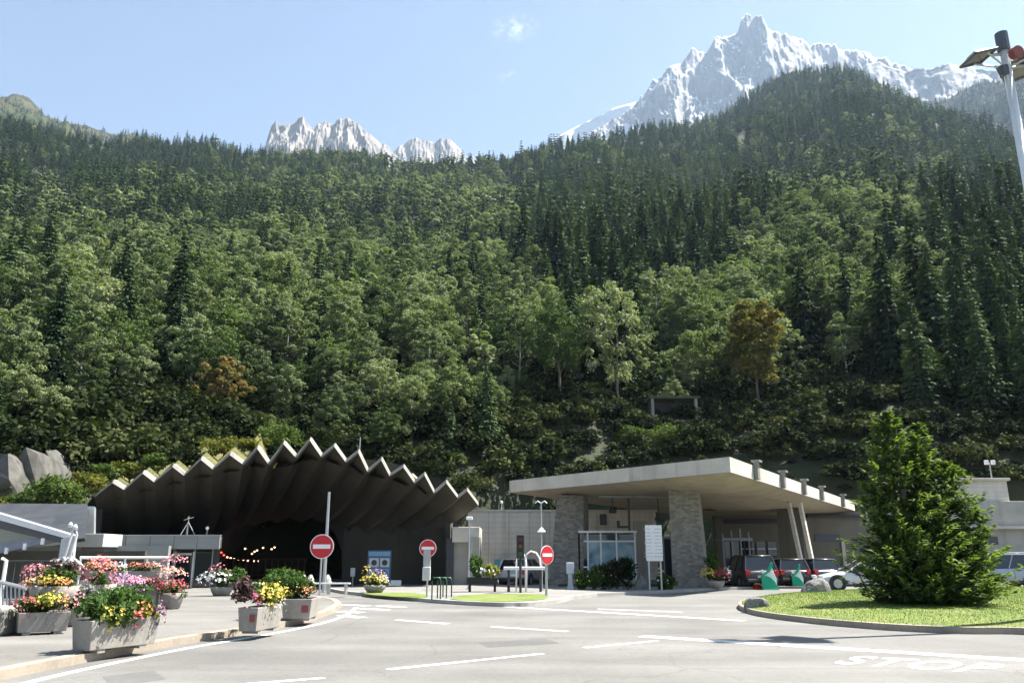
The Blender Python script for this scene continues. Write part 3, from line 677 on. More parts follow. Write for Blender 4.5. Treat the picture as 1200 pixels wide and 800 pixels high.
# worn STOP lettering
cu = bpy.data.curves.new('stop', 'FONT'); cu.body = 'STOP'; cu.size = 1; cu.space_character = 1.12; cu.offset = .022
to = bpy.data.objects.new('stop', cu); COL.objects.link(to); dg = bpy.context.evaluated_depsgraph_get(); tm_ = bpy.data.meshes.new_from_object(to.evaluated_get(dg)); bpy.data.objects.remove(to)
xs = [v.co.x for v in tm_.vertices]; ys = [v.co.y for v in tm_.vertices]; x0, x1, y0, y1 = min(xs), max(xs), min(ys), max(ys)
q00, q10, q01, q11 = G(974, 777), G(1150, 788.5), G(1006, 768), G(1184, 778.5)
for v in tm_.vertices:
    u = (v.co.x-x0)/(x1-x0); t = (v.co.y-y0)/(y1-y0)
    p = q00.lerp(q10, u).lerp(q01.lerp(q11, u), t); v.co = (p.x, p.y, .005)
tm_.name = 'road_lettering'; struct(link('road_lettering', tm_, PAINT))
# gutter joint / repair patches on the road
DARKASPH = asphalt('patched_asphalt', (.115, .114, .110))
for q in ([(560, 752), (640, 748), (655, 753), (572, 758)], [(120, 792), (180, 785), (195, 795), (130, 803)]): 
    mb = MB(); mb.add([G(x, y, .0028) for x, y in q], [(0, 1, 2, 3)]); struct(mb.build('road_patch', DARKASPH))
# ---------------------------------------------------------------- tunnel portal
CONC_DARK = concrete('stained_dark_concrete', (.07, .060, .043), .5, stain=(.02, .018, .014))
CONC_EDGE = concrete('pale_concrete_edge', (.29, .28, .255), .6)
CONC_WALL = concrete('wall_concrete', (.66, .61, .52), .35, board=.9)
CONC_PALE = concrete('pale_concrete', (.60, .56, .48), .25)
CONC_GREY = concrete('grey_concrete', (.42, .40, .35), .3)
DARKM = mat('dark_frame', (.03, .032, .035), .5); BLACK = mat('black_rubber', (.015, .015, .016), .7)
WHITE = mat('white_paint', (.78, .78, .76), .45, var=.06); GALV = mat('galvanised_steel', (.42, .44, .45), .4, .6, var=.1); 
GLASSD, nt, b = nm('dark_glass'); b.inputs['Base Color'].default_value = (.02, .03, .035, 1); b.inputs['Roughness'].default_value = .06; b.inputs['Specular IOR Level'].default_value = .9
peaks = [(132.6, 563.7), (168, 552.7), (203, 545), (236, 536.5), (270, 531), (302, 523.5), (332.6, 518), (363.5, 514), (392, 521), (420, 528), (447, 537), (473, 545.5), (497.6, 554.6), (523, 563.7), (547.6, 573)]
vals = [(111, 581), (146.5, 572), (181.6, 563), (216.5, 555.5), (250, 548), (285, 542), (315, 542), (347, 534), (377, 533.5), (405.5, 539.5), (431, 551), (457, 556), (486, 564), (509, 576), (536.6, 581.5), (560.5, 590)]
inn_ = [(112, 634), (148, 634), (179, 634), (208, 633), (236, 632), (258, 629), (277, 622), (299, 616), (325, 613), (352, 612), (378, 613), (403, 617), (428, 621), (453, 623), (480, 623), (506, 622)]
def ringY(k): u = (k-7.5)/7.5; return 43.2+3.0*u*u if k < 7.5 else 43.2+1.0*u*u
def innY(k): u = (k-7.5)/7.5; return 60-9.5*abs(u)**1.6 if k < 7.5 else 60-11.5*abs(u)**1.4
portal = thing('tunnel_portal', 'large dark concrete tunnel entrance roof of fluted fins with pale zigzag edges', 'tunnel portal', (-12, 50, 0))
off = Vector((-12, 50, 0))
def rel(L, o=off): return [Vector(p)-o for p in L]
NS = 9
def fin_curve(outp, inp, sag):
    out = []
    for i in range(NS+1):
        t = i/NS
        c = outp.lerp(inp, .55)+Vector((0, 1.2, -sag))
        out.append((1-t)**2*outp+2*t*(1-t)*c+t*t*inp)
    return out
TH = .17
outer_top = []
for k in range(15):
    V0 = P(*vals[k], ringY(k)); V1 = P(*vals[k+1], ringY(k+1)); Pk = P(*peaks[k], ringY(k+.5)-.55)
    I0 = P(*inn_[k], innY(k)); I1 = P(*inn_[k+1], innY(k+1)); Im = (I0+I1)/2+Vector((0, 0, .35))
    V0 -= Vector((0, 0, TH*.55)); V1 -= Vector((0, 0, TH*.55)); Pk -= Vector((0, 0, TH*.55))
    sg = .9 if k < 5 else .25
    c0, c1, cm = fin_curve(V0, I0, sg), fin_curve(V1, I1, sg), fin_curve(Pk, Im, sg)
    up = Vector((0, .12, TH)) 
    mb = MB(); rings = []
    for i in range(NS+1):
        u = up*(1 if i else 1)
        rings.append(rel([c0[i], cm[i], c1[i], c1[i]+u, cm[i]+u*1.15, c0[i]+u]))
    mb.loft(rings, cap=False); mb.add(rings[-1], [(0, 1, 4, 5), (1, 2, 3, 4)]); mb.add(rings[0], [(0, 5, 4, 1), (1, 4, 3, 2)])
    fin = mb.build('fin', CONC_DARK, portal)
    # the pale rim along the outer edge of the fin
    f = Vector((0, -.07, 0)); rim = MB()
    for (p, q) in ((c0[0], cm[0]), (c1[0], cm[0])):
        a, b_ = p+f, q+f; uu = up*1.12
        rr_ = [[a, a+uu, a+uu+Vector((0, .34, 0)), a+Vector((0, .30, 0))], [b_, b_+uu*1.08, b_+uu*1.08+Vector((0, .34, 0)), b_+Vector((0, .30, 0))]]
        rim.loft([rel(x) for x in rr_])
    rim.build('edge_beam', CONC_EDGE, fin)
    outer_top += [V0+up, Pk+up]
    if k == 14: outer_top.append(V1+up)
# wall under the fins on the right, with the scalloped wall head
def wallbox(name, a, b_, z0, z1, th, m, parent=None, off=Vector((0, 0, 0)), bevel=0):
    a = Vector((a[0], a[1], 0)); b_ = Vector((b_[0], b_[1], 0)); d = (b_-a).normalized(); n = Vector((-d.y, d.x, 0))*th
    mb = MB(); mb.prism([(p.x-off.x, p.y-off.y) for p in (a, b_, b_+n, a+n)], z0, z1); return mb.build(name, m, parent, bevel=bevel)
mb = MB(); wl = [];
xw = np.linspace(404, 526, 10)
for i in range(len(xw)-1):
    zc = CH+(52)*math.tan(math.radians(14.9)-math.atan((622-400)/F))+.0; zt = zc+(1.0 if i % 2 else 0.0)
ptsw = [(403, 626), (417, 616), (431, 627), (444, 617), (458, 627), (472, 617), (486, 626), (500, 620), (530, 618)]
poly = [P(x, y, 51.0) for x, y in ptsw]
front = [Vector((p.x, 51, -.05)) for p in poly]
mb.add(rel(front+poly), [(i, i+1, i+len(poly)+1, i+len(poly)) for i in range(len(poly)-1)])
mb.add(rel([p+Vector((0, .4, 0)) for p in front+poly]), [(i, i+1, i+len(poly)+1, i+len(poly)) for i in range(len(poly)-1)])
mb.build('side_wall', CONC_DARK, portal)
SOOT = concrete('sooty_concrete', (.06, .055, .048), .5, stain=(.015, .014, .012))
wallbox('pier', (XA(401, 51.2), 51.2), (XA(406, 51.2), 51.2), -.05, 3.3, 1.6, SOOT, portal, off, .05)
# tunnel bores behind the opening
def bore(px0, px1, Y0, Y1, ztop):
    mb = MB(); x0, x1 = XA(px0, Y0), XA(px1, Y0); rings = []
    for Y in np.linspace(Y0, Y1, 6):
        c = (x0+x1)/2+(Y-Y0)*.0; h = (x1-x0)/2; s = 1.0 if Y == Y0 else .95
        rings.append(rel([Vector((c+h*s*math.cos(a), Y, ztop*math.sin(a)**.7 if math.sin(a) > 0 else 0)) for a in np.linspace(PI, 0, 13)]))
    mb.loft(rings, cap=False, closed=False); mb.add(rings[-1], [tuple(range(13))]); return mb
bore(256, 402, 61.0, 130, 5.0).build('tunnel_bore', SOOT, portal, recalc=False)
mb = MB(); # back wall round the bore, closing the hollow under the fins
arch = [Vector((XA(256, 60.9)+(XA(402, 60.9)-XA(256, 60.9))*(.5-.5*math.cos(a)), 60.95, 5.0*math.sin(a)**.7 if math.sin(a) > 1e-6 else 0)) for a in np.linspace(0, PI, 13)]
outr = [Vector((XA(105, 60.9)+(XA(540, 60.9)-XA(105, 60.9))*(.5-.5*math.cos(a)), 60.95, 9.0*math.sin(a)**.3 if math.sin(a) > 1e-6 else 0)) for a in np.linspace(0, PI, 13)]
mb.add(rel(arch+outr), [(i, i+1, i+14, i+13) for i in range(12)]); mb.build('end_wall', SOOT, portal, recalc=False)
# left wall closing the side of the hollow
wallbox('side_wall', (XA(112, 47), 47), (XA(122, 59), 59), -.05, 4.2, .3, SOOT, portal, off)
wallbox('side_wall', (XA(527, 47.5), 47.5), (XA(530, 60), 60), -.05, 4.4, .3, SOOT, portal, off)
# tunnel lamps: warm string of lamps in the bore, lit
LAMPW = emit('tunnel_lamp_glow', (1.0, .62, .36), .8); REDL = emit('red_lamp_glow', (1.0, .08, .05), 1)
z8 = [(259, 647, 1), (262, 650, 1), (266, 652.5, 0), (270, 653.5, 0), (274, 654.5, 0), (279, 655, 0), (285, 655.5, 0), (290, 656.5, 0), (297, 657, 0), (303, 657, 0), (287, 642.5, 2), (295, 648.5, 2), (298, 646, 2), (301, 644.5, 2), (308, 641.5, 2), (318, 643, 2), (321.5, 641, 2)]
for i, (x, y, kd) in enumerate(z8):
    t_ = MB(); p = P(x, y, 60.3 if kd < 2 else 60.5)
    t_.loft([[Vector((.06*s*math.cos(a), .0+dy, .06*s*math.sin(a))) for a in np.linspace(0, 2*PI, 9)[:8]] for s, dy in ((.3, -.1), (1, 0), (1, .12))])
    o = t_.build('tunnel_lamp', LAMPW if kd != 1 else REDL, loc=p)
    rowsx = 'in the lower curved row' if kd < 2 else 'in the upper scattered row'
    tag(o, 'small glowing round lamp %s inside the dark tunnel mouth' % rowsx, 'lamp', 'lamps '+rowsx)
# dull red slats added to imitate a faint red shimmer in the bore
REDB = mat('dull_red_shimmer', (.10, .015, .018), .6)
t = thing('shimmer_slats', 'dull red slats added across the tunnel mouth to imitate a faint red shimmer', 'barrier', (XA(300, 58), 58, 0))
mb = MB(); 
for k in range(16): mb.box((-3.4+k*.45, 0, .8), (.09, .05, 1.3))
mb.build('slats', REDB, t); mb = MB(); mb.box((0, .06, 1.42), (7.0, .08, .1)); mb.box((0, .06, .35), (7.0, .08, .1)); mb.build('rail', REDB, t)
# green roof of the portal
m, nt, b = nm('bank_turf')
lk(nt, ramp(nt, noise(nt, .5, 8), [(.3, (.06, .07, .02)), (.5, (.13, .13, .04)), (.7, (.22, .20, .05))]), b.inputs['Base Color']); b.inputs['Roughness'].default_value = .95; bump(nt, b, noise(nt, 6, 6), 1, .2); TURF = m
mb = MB(); rings = []
base = outer_top
n = len(base)
for j, t in enumerate((0, .25, .5, .75, 1.0)):
    row = []
    for i, p in enumerate(base):
        q0 = p+Vector((0, .9, -.25)); az = math.atan2(p.x, p.y); rb = 74; bx, by = rb*math.sin(az), rb*math.cos(az); bz = CH+(p.z-CH)*rb/math.hypot(p.x, p.y)*(1.12 if i < 12 else .9)
        lo = q0.z
        v = q0.lerp(Vector((bx, by, bz)), t); v.z = lo+(bz-lo)*t+.5*math.sin(t*PI)*(.6 if i < 12 else .2)
        if j == 0: v.z = min(base[max(i-1, 0)].z, base[i].z, base[min(i+1, n-1)].z)-.25
        row.append(v)
    rings.append(row[:-5])
mb.loft(rings, cap=False, closed=False); bk = mb.build('earth_bank', TURF, smooth=True); struct(bk)
bank_rows = rings
# low service building right behind the fins
t = thing('service_hut', 'small flat grey rooftop hut just behind the zigzag tunnel roof', 'hut', (XA(460, 52, 6.5), 52, 5.6))
mb = MB(); mb.box((0, 0, .4), (2.3, 2, .9)); mb.build('wall', CONC_GREY, t); mb = MB(); mb.box((0, 0, .93), (2.9, 2.6, .16)); mb.build('roof', CONC_PALE, t, bevel=.02)
t = MB(); p = P(421.5, 528, 44.5); t.tube([p+Vector((0, 0, -.3)), p+Vector((0, 0, .75))], .03, 6); tag(t.build('mast', GALV), 'thin short pole rising from the top of the zigzag tunnel roof', 'mast')
# ---------------------------------------------------------------- left entrance building
o_ = Vector((XA(190, 41.5), 41.5, 0))
bl = thing('entrance_building', 'low flat roofed building with grey panel fascia in front of the fluted roof', 'building', o_)
FASC = mat('grey_fascia_panel', (.24, .25, .24), .5, var=.08, scale=1.5)
def BX(px0, px1, Y0, Y1, z0, z1, o=o_):
    x0, x1 = XA(px0, Y0, (z0+z1)/2), XA(px1, Y0, (z0+z1)/2); mb = MB(); mb.box(((x0+x1)/2-o.x, (Y0+Y1)/2-o.y, (z0+z1)/2-o.z), (x1-x0, Y1-Y0, z1-z0)); return mb
def zat(py, Y): d = ray(600, py); return CH+d.z/d.y*Y
Yb = 40.6
zt, zb = zat(627.5, Yb), zat(643, Yb)
for i in range(5):
    e = [119, 147, 175.5, 203.5, 231, 257.5]; BX(e[i]+.25, e[i+1]-.25, Yb, Yb+.12, zb, zt).build('fascia_panel', FASC, bl, bevel=.01)
mb = MB(); mb.prism([(XA(a_, y_)-o_.x, y_-o_.y) for a_, y_ in ((119, Yb+.13), (257, Yb+.13), (252, Yb+7), (119, Yb+7))], zb+.05, zt-.03); mb.build('roof', CONC_GREY, bl)
BX(118.5, 258, Yb-.04, Yb+.2, zt+.003, zt+.05).build('roof_trim', GALV, bl)
BX(118, 240, Yb+6.0, Yb+6.3, 0.05, zb+.04).build('wall', FASC, bl)
for px in (124, 151, 176, 201, 226, 247): BX(px, px+1.6, Yb+1.0, Yb+1.12, .1, zb).build('mullion', GALV, bl)
for a_, b_ in ((125.6, 151), (152.6, 176), (177.6, 201)): 
    w_ = BX(a_, b_, Yb+1.04, Yb+1.08, .95, zb-.1).build('window', GLASSD, bl)
BX(125, 201, Yb+1.0, Yb+1.15, .1, .95).build('sill_wall', FASC, bl)
BX(228, 247, Yb+1.03, Yb+1.08, .12, zb-.12).build('window', GLASSD, bl)
dr = BX(203, 226, Yb+1.02, Yb+1.1, .12, zb-.15).build('door', GLASSD, bl)
for c_ in ((202.7, 204.3), (224.5, 226.0)): BX(c_[0], c_[1], Yb+.96, Yb+1.14, .12, zb-.1).build('door_frame', WHITE, dr).parent = bl
BX(204.3, 224.5, Yb+.97, Yb+1.13, zb-.28, zb-.18).build('door_frame', WHITE, bl)
mb = MB(); mb.prism([(XA(a_, y_)-o_.x, y_-o_.y) for a_, y_ in ((248.6, Yb+.8), (256, Yb+.8), (250, Yb+6), (240, Yb+6))], .1, zb); mb.build('wall', DARKM, bl)
# nearer fascia block with white edge
bl2 = thing('porch_block', 'pale grey boxy porch roof joined to the left end of the low building', 'porch', (XA(105, 38.5), 38.5, 0)); ob = Vector(bl2.location)
BX(90, 121, 38.5, 40.4, zat(640.5, 38.5), zat(625, 38.5), ob).build('roof', mat('pale_fascia', (.44, .45, .43), .5, var=.05), bl2, bevel=.02)
BX(92, 119, 38.9, 40.2, .1, zat(640.5, 38.5)-.003, ob).build('wall', mat('green_grey_wall', (.10, .11, .10), .6), bl2)
# antennas on the low roof
for (x, label) in ((220, 'thin tripod aerial standing on the low flat roof'),):
    t = thing('aerial', label, 'aerial', (XA(x, 42.5, 3), 42.5, zt-.02)); mb = MB(); mb.tube([(0, 0, 0), (0, 0, 1.05)], .025, 5)
    mb.build('mast', GALV, t)
    for an in (0, 2.1, 4.2): MB().tube([(math.cos(an)*.45, math.sin(an)*.45, 0.03), (0, 0, .75)], .018, 5).build('leg', GALV, t)
    mb = MB(); mb.tube([(-.25, 0, .85), (.25, 0, 1.0)], .015, 5); mb.tube([(0, -.2, .95), (0, .2, .95)], .015, 5); mb.build('aerial_bar', GALV, t)
t = thing('roof_lamp', 'small white globe lamp on the low flat roof beside the aerial', 'lamp', (XA(243, 42.5, 3), 42.5, zt-.02)); MB().tube([(0, 0, 0), (0, 0, .38)], .02, 5).build('stem', GALV, t)
mb = MB(); mb.loft([[Vector((.09*math.sin(b_)*math.cos(a), .09*math.sin(b_)*math.sin(a), .45-.09*math.cos(b_))) for a in np.linspace(0, 2*PI, 9)[:8]] for b_ in np.linspace(.2, PI-.2, 6)]); mb.build('globe', WHITE, t, True)
# ---------------------------------------------------------------- metal roofed hall at the far left
hall = thing('metal_hall', 'blue grey metal roofed hall at the left edge below the wooded slope', 'building', (XA(40, 36), 36, 0)); oh = Vector(hall.location)
m, nt, b = nm('standing_seam_metal'); wv = nt.nodes.new('ShaderNodeTexWave'); wv.bands_direction = 'X'; wv.inputs['Scale'].default_value = 1.6; tc = nt.nodes.new('ShaderNodeTexCoord'); lk(nt, tc.outputs['Object'], wv.inputs['Vector'])
lk(nt, mix(nt, 1.0, ramp(nt, noise(nt, 1.2, 6), [(.3, (.035, .04, .048)), (.7, (.06, .065, .073))]), ramp(nt, wv.outputs['Fac'], [(.0, .7), (.15, 1.0)]), 'MULTIPLY'), b.inputs['Base Color']); b.inputs['Metallic'].default_value = .1; b.inputs['Roughness'].default_value = .65; b.inputs['Specular IOR Level'].default_value = .2; SEAM = m
pz = lambda px, py, Y, o: P(px, py, Y)-o
mb = MB(); mb.quad(pz(-60, 650, 35, oh), pz(100, 634, 35, oh), pz(103, 593.5, 41, oh), pz(-60, 592.5, 41, oh), .15); mb.build('roof', SEAM, hall)
mb = MB(); mb.quad(pz(102.5, 593, 40.5, oh), pz(110.5, 593, 40.5, oh), pz(110, 626, 40, oh), pz(97, 626, 40, oh), .2); mb.build('gable_flashing', GALV, hall)
mb = MB(); mb.box((-4, 4.2, 1.0), (16, .3, 2.2)); mb.build('wall', FASC, hall)
# covered walkway: sloping white gutter beam, wall panels, sloping blue-grey hand panel
wk = thing('covered_walkway', 'sloping covered walkway with pale gutter and blue grey side panel at the left edge', 'walkway', (XA(35, 30), 30, 0)); ok = Vector(wk.location)
mb = MB(); mb.quad(pz(-70, 581, 30, ok), pz(82, 626, 30, ok), pz(82, 632, 30, ok), pz(-70, 590, 30, ok), .5); mb.build('gutter', mat('bright_aluminium', (.62, .63, .65), .35, .5, var=.05), wk)
mb = MB(); mb.quad(pz(-70, 590.5, 30.15, ok), pz(82, 632.3, 30.15, ok), pz(80, 638, 30.15, ok), pz(-70, 603, 30.15, ok), .4); mb.build('beam', mat('dark_steel', (.09, .095, .10), .5, .4), wk)
mb = MB(); mb.quad(pz(-70, 601, 30.7, ok), pz(78, 632, 30.7, ok), pz(70, 638, 30.7, ok), pz(-70, 650, 30.7, ok), .1); mb.build('wall_panel', mat('greenish_panel', (.30, .32, .28), .5, var=.06), wk)
mb = MB(); mb.quad(pz(-70, 648, 30.3, ok), pz(74, 625, 30.3, ok), pz(74, 632, 30.3, ok), pz(-70, 662, 30.3, ok), .3); mb.build('side_panel', mat('blue_grey_panel', (.20, .22, .27), .45, .2), wk)
for px, py in ((7.5, 645), (29, 640), (50, 634)):
    mb = MB(); p = pz(px, py, 30.0, ok); mb.box((p.x, p.y, p.z), (.10, .08, .22)); mb.build('clip', WHITE, wk)
mb = MB(); mb.box((-1, 1.3, .9), (9, .2, 1.8)); mb.build('back_wall', mat('brown_wall', (.05, .045, .035), .8), wk)
mb = MB(); mb.quad(pz(72, 631, 29.9, ok), pz(88, 627, 29.9, ok), pz(85, 656, 29.9, ok), pz(68, 656, 29.9, ok), .15); mb.build('end_panel', mat('milky_panel', (.42, .43, .44), .35), wk)
for i, (a_, b_) in enumerate((((86, 615.5), (77, 652)), ((91.5, 618), (83, 654)))):
    p, q = P(a_[0], a_[1], 29.2), P(b_[0], b_[1], 29.2); q.z = .12; q.x = p.x-.35
    t = thing('vent_pipe', ('left' if i == 0 else 'right')+' one of two bent silver pipes at the end of the walkway', 'pipe', (q.x, q.y, q.z), 0, 'bent silver pipes')
    d = p-q; MB().tube([(0, 0, 0), (d.x*.6, 0, d.z*.6), (d.x, 0, d.z*.9), (d.x*.85, -.1, d.z)], .04, 8).build('pipe', mat('bright_aluminium', (.62, .63, .65), .35, .5), t, True)
    mb = MB(); mb.loft([[Vector((d.x*.85+.09*s*math.cos(a), -.1+.12*s*math.sin(a), d.z+dz)) for a in np.linspace(0, 2*PI, 9)[:8]] for s, dz in ((1, -.08), (1, .02), (.3, .12))]); mb.build('cowl', GALV, t)
# avalanche/rock outcrops at left
ROCK = MATS.get('rock') or mat('rock', (.085, .083, .075), .95, var=.5, scale=1.3, bmp=1, bscale=1.5)
def outcrop(name, label, prof, Y, depth, cat='rock'):
    r = random.Random(len(name)); n = len(prof); rings = []
    cen = P(sum(p[0] for p in prof)/n, max(p[1] for p in prof), Y)
    for j, (dy, s) in enumerate(((0, 1), (depth*.15, 1.0), (depth*.5, .93), (depth, .7))):
        ring = []
        for k, (x, y) in enumerate(prof):
            p = P(x, y, Y); q = cen+(p-cen)*s; ring.append(Vector((q.x+(r.uniform(-.3, .3)), q.y+dy+r.uniform(-.5, .5), q.z+r.uniform(-.2, .2)))-cen)
        rings.append(ring)
    mb = MB(); mb.loft(rings); o = mb.build(name, ROCK, loc=cen); tag(o, label, cat); return o
outcrop('rock_buttress', 'grey pointed rock buttress at the left edge above the metal hall', [(-30, 596), (-25, 550), (-8, 538), (4, 529), (12, 534), (15, 560), (20, 595)], 50, 5)
outcrop('rock_spur', 'dark wedge shaped rock with sunlit left edge behind the buttress', [(16, 597), (18, 545), (26, 530), (34, 524), (42, 533), (48, 560), (52, 600)], 52, 6)
outcrop('rock_wall', 'rough grey rock wall between the dark wedge and the trees', [(44, 598), (46, 560), (50, 542), (57, 528), (63, 538), (74, 552), (80, 575), (84, 600)], 56, 6)
# ---------------------------------------------------------------- canopy on stone pillars
ZT, ZB = 5.85, 5.17
A_ = PZ(597, 563, ZT); B_ = PZ(855, 535, ZT); C_ = PZ(992, 585, ZT); C_ = B_+(C_-B_)*1.12; D_ = A_+(C_-B_)*.95
can = thing('border_canopy', 'huge flat concrete canopy roof resting on tapering stone pillars', 'canopy', (12, 50, 0)); oc = Vector((12, 50, 0))
mid_ = (A_+B_+C_+D_)/4
def ring4(s, z, sh=0): return [Vector((mid_.x+(p.x-mid_.x)*s-oc.x, mid_.y+(p.y-mid_.y)*s-oc.y, z)) for p in (A_, B_, C_, D_)]
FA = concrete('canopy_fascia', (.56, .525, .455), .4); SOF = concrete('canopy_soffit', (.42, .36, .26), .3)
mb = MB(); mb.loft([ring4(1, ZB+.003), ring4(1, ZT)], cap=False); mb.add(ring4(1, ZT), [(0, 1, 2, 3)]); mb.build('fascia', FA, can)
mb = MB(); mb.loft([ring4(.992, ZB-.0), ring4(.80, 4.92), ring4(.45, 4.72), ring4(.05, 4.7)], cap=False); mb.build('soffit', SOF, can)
# shadow gap line under the sunlit fascia
d1 = (C_-B_).normalized(); n1 = Vector((d1.y, -d1.x, 0))
STONE = brick('grey_stone_blocks', (.17, .16, .14), (.32, .30, .265), (.21, .20, .175), 2.6, .6, .28)
def pillar(name, bx0, bx1, tx0, tx1, Y, top, dep, botz=-.05):
    ring = []
    for (x0, x1, z, dd) in ((bx0, bx1, botz, dep), (tx0, tx1, top, dep*.85)):
        a, b_ = XA(x0, Y, z), XA(x1, Y, z); sk = dd*.30
        ring.append([Vector((a, Y, z))-oc, Vector((b_, Y, z))-oc, Vector((b_+sk, Y+dd, z))-oc, Vector((a+sk, Y+dd, z))-oc])
    mb = MB(); mb.loft(ring); return mb.build(name, STONE, can, bevel=.03)
pillar('pillar', 643, 684, 653, 684, 46.2, 4.95, 1.5)
pillar('pillar', 789, 829, 783, 817, 42.3, 4.97, 2.4)
pillar('pillar', 690, 703, 686, 694, 60, 4.75, 1.2).data.materials[0] = CONC_DARK
# far dark pier and the two leaning struts
mb = MB(); mb.prism([(XA(915, 57)-oc.x, 57-oc.y), (XA(944, 57)-oc.x, 57-oc.y), (XA(944, 57)-oc.x+1, 59-oc.y), (XA(915, 57)-oc.x+1, 59-oc.y)], 0, 4.8); mb.build('pier', CONC_DARK, can)
for (a_, b_) in (((925, 598), (941, 668)), ((938, 598), (954, 668))):
    mb = MB(); p, q = P(*a_, 52), P(*b_, 52); p.z = 4.9; mb.tube([p-oc, q-oc], .16, 4); mb.build('strut', CONC_WALL, can)
# fascia clamps with lamps
L1 = (C_-B_).length
for px_t in (884, 915, 940.5, 961, 986):
    # where along the sunlit edge
    best = min((abs(project(*(B_.lerp(C_, t)))[0]-px_t), t) for t in np.linspace(0, 1, 400))[1]
    p = B_.lerp(C_, best)+n1*.11-oc; mb = MB(); ang = math.atan2(d1.y, d1.x)
    mb.box((p.x, p.y, ZT-.25), (.42, .20, .85), ang); cl = mb.build('edge_bracket', mat('weathered_grey_metal', (.22, .21, .19), .6, .2, var=.2), can, bevel=.02)
    mb = MB(); mb.box((p.x+n1.x*.02, p.y+n1.y*.02, ZT+.21), (.60, .40, .09), ang); mb.build('bracket_cap', mat('weathered_grey_metal', (.22, .21, .19)), cl).parent = cl
p = P(760, 545, 48); t = thing('roof_dish', 'small white dish standing on the front edge of the flat canopy', 'dish', (p.x, p.y, ZT)); mb = MB()
mb.loft([[Vector((.24*math.sin(b_)*math.cos(a), .1*math.cos(b_), .3+.24*math.sin(b_)*math.sin(a))) for a in np.linspace(0, 2*PI, 13)[:12]] for b_ in np.linspace(.15, PI/2, 5)]); mb.build('dish', WHITE, t, True); MB().tube([(0, .05, 0), (0, .05, .3)], .03, 6).build('stem', GALV, t)
# soffit fittings seen under the front edge
for px, py, w_, lab in ((742, 583, 1.9, 'long pipe lamp hanging under the front part of the canopy soffit'), (757, 582.5, .5, 'oval lamp fitting under the canopy soffit beside the pipe lamp')):
    p = P(px, py, 45.5); p.z = 4.95; t = thing('soffit_lamp', lab, 'lamp', p); mb = MB(); mb.tube([(-w_, 0, -.12), (w_, .6, -.12)], .07, 8); mb.build('housing', GALV, t); MB().tube([(0, .3, -.1), (0, .3, .12)], .03, 5).build('hanger', GALV, t)
# things below the canopy ----------------------------------------------------
def simple(name, label, cat, px0, px1, Y0, Y1, z0, z1, m, bevel=0, group=None, rz=0):
    x0, x1 = XA(px0, Y0, (z0+z1)/2), XA(px1, Y0, (z0+z1)/2); mb = MB(); mb.box((0, 0, (z1-z0)/2), (x1-x0, Y1-Y0, z1-z0)); o = mb.build(name, m, bevel=bevel, loc=((x0+x1)/2, (Y0+Y1)/2, z0)); o.rotation_euler.z = rz
    return tag(o, label, cat, group)
def zy(py, Y): return zat(py, Y)
# retaining wall with coping and turquoise panels
rw = thing('retaining_wall', 'long pale concrete retaining wall between the fluted roof and the canopy', 'wall', (XA(620, 56), 56, 0)); orw = Vector(rw.location)
BX(548, 770, 56, 56.6, -.05, zy(599, 56), orw).build('wall', CONC_WALL, rw)
BX(547, 771, 55.9, 56.7, zy(599, 56)+.003, zy(597.3, 56)+.02, orw).build('coping', CONC_PALE, rw)
for x in (572, 596, 620, 644, 700, 730): BX(x, x+.7, 55.97, 56.02, 0, zy(600, 56), orw).build('joint', CONC_GREY, rw)
cw = BX(686, 702, 55.9, 55.98, zy(617, 56), zy(601, 56), orw); BX(703, 711, 55.93, 56.02, zy(615, 56), zy(602, 56), orw).build('vent_window', mat('dark_window', (.06, .06, .08), .3), rw)
for x, lab in ((583, 'left'), (591, 'middle'), (600, 'right')):
    simple('turquoise_panel', lab+' one of three tall turquoise panels leaning on the retaining wall', 'panel', x-3.6, x+3.6, 55.3, 55.36, .05, zy(655, 55.3), mat('turquoise_sheet', (.06, .24, .28), .3, var=.25, scale=.8), group=None)
# portal wing blocks at the right end of the fluted roof
pw = thing('portal_wing', 'pale stepped concrete blocks at the right end of the fluted roof', 'wing wall', (XA(540, 46), 46, 0)); opw = Vector(pw.location)
BX(530, 562, 45.5, 49, zy(635, 45.5), zy(617, 45.5), opw).build('upper_block', CONC_PALE, pw, bevel=.03)
BX(527, 550, 46.0, 50, .0, zy(635, 45.5)-.003, opw).build('lower_wall', CONC_GREY, pw)
BX(550.2, 562, 45.4, 48, .1, zy(629, 45.4), opw).build('side_block', CONC_GREY, pw)
BX(523, 531, 45.7, 46.1, .0, zy(630, 45.5), opw).build('door', DARKM, pw)
# glazed kiosk
ki = thing('glazed_kiosk', 'white framed glass kiosk behind the flower bushes under the canopy', 'kiosk', (XA(711, 46.5), 46.5, 0)); oki = Vector(ki.location)
Yk = 46.2; zk = zy(624, Yk); zm = zy(634, Yk); zl = zy(664, Yk)
GLB, nt, b = nm('glass_painted_reflections'); lk(nt, ramp(nt, noise(nt, 1.3, 3), [(.35, (.05, .09, .13)), (.5, (.16, .30, .38)), (.65, (.34, .42, .46))]), b.inputs['Base Color']); b.inputs['Roughness'].default_value = .12  # blotchy blue tones in the colour imitate reflections in the panes
for a_, b_ in ((679.5, 688), (690, 703.5), (705.5, 722), (724, 744)):
    BX(a_, b_, Yk+.03, Yk+.06, .5, zm-.03, oki).build('window', GLB if a_ > 689 else GLASSD, ki); BX(a_, b_, Yk+.03, Yk+.06, zm+.05, zk-.08, oki).build('window', GLASSD, ki)
for x in (678, 688.3, 703.7, 722.2, 744): BX(x, x+1.8, Yk, Yk+.1, .1, zk-.002, oki).build('frame', WHITE, ki)
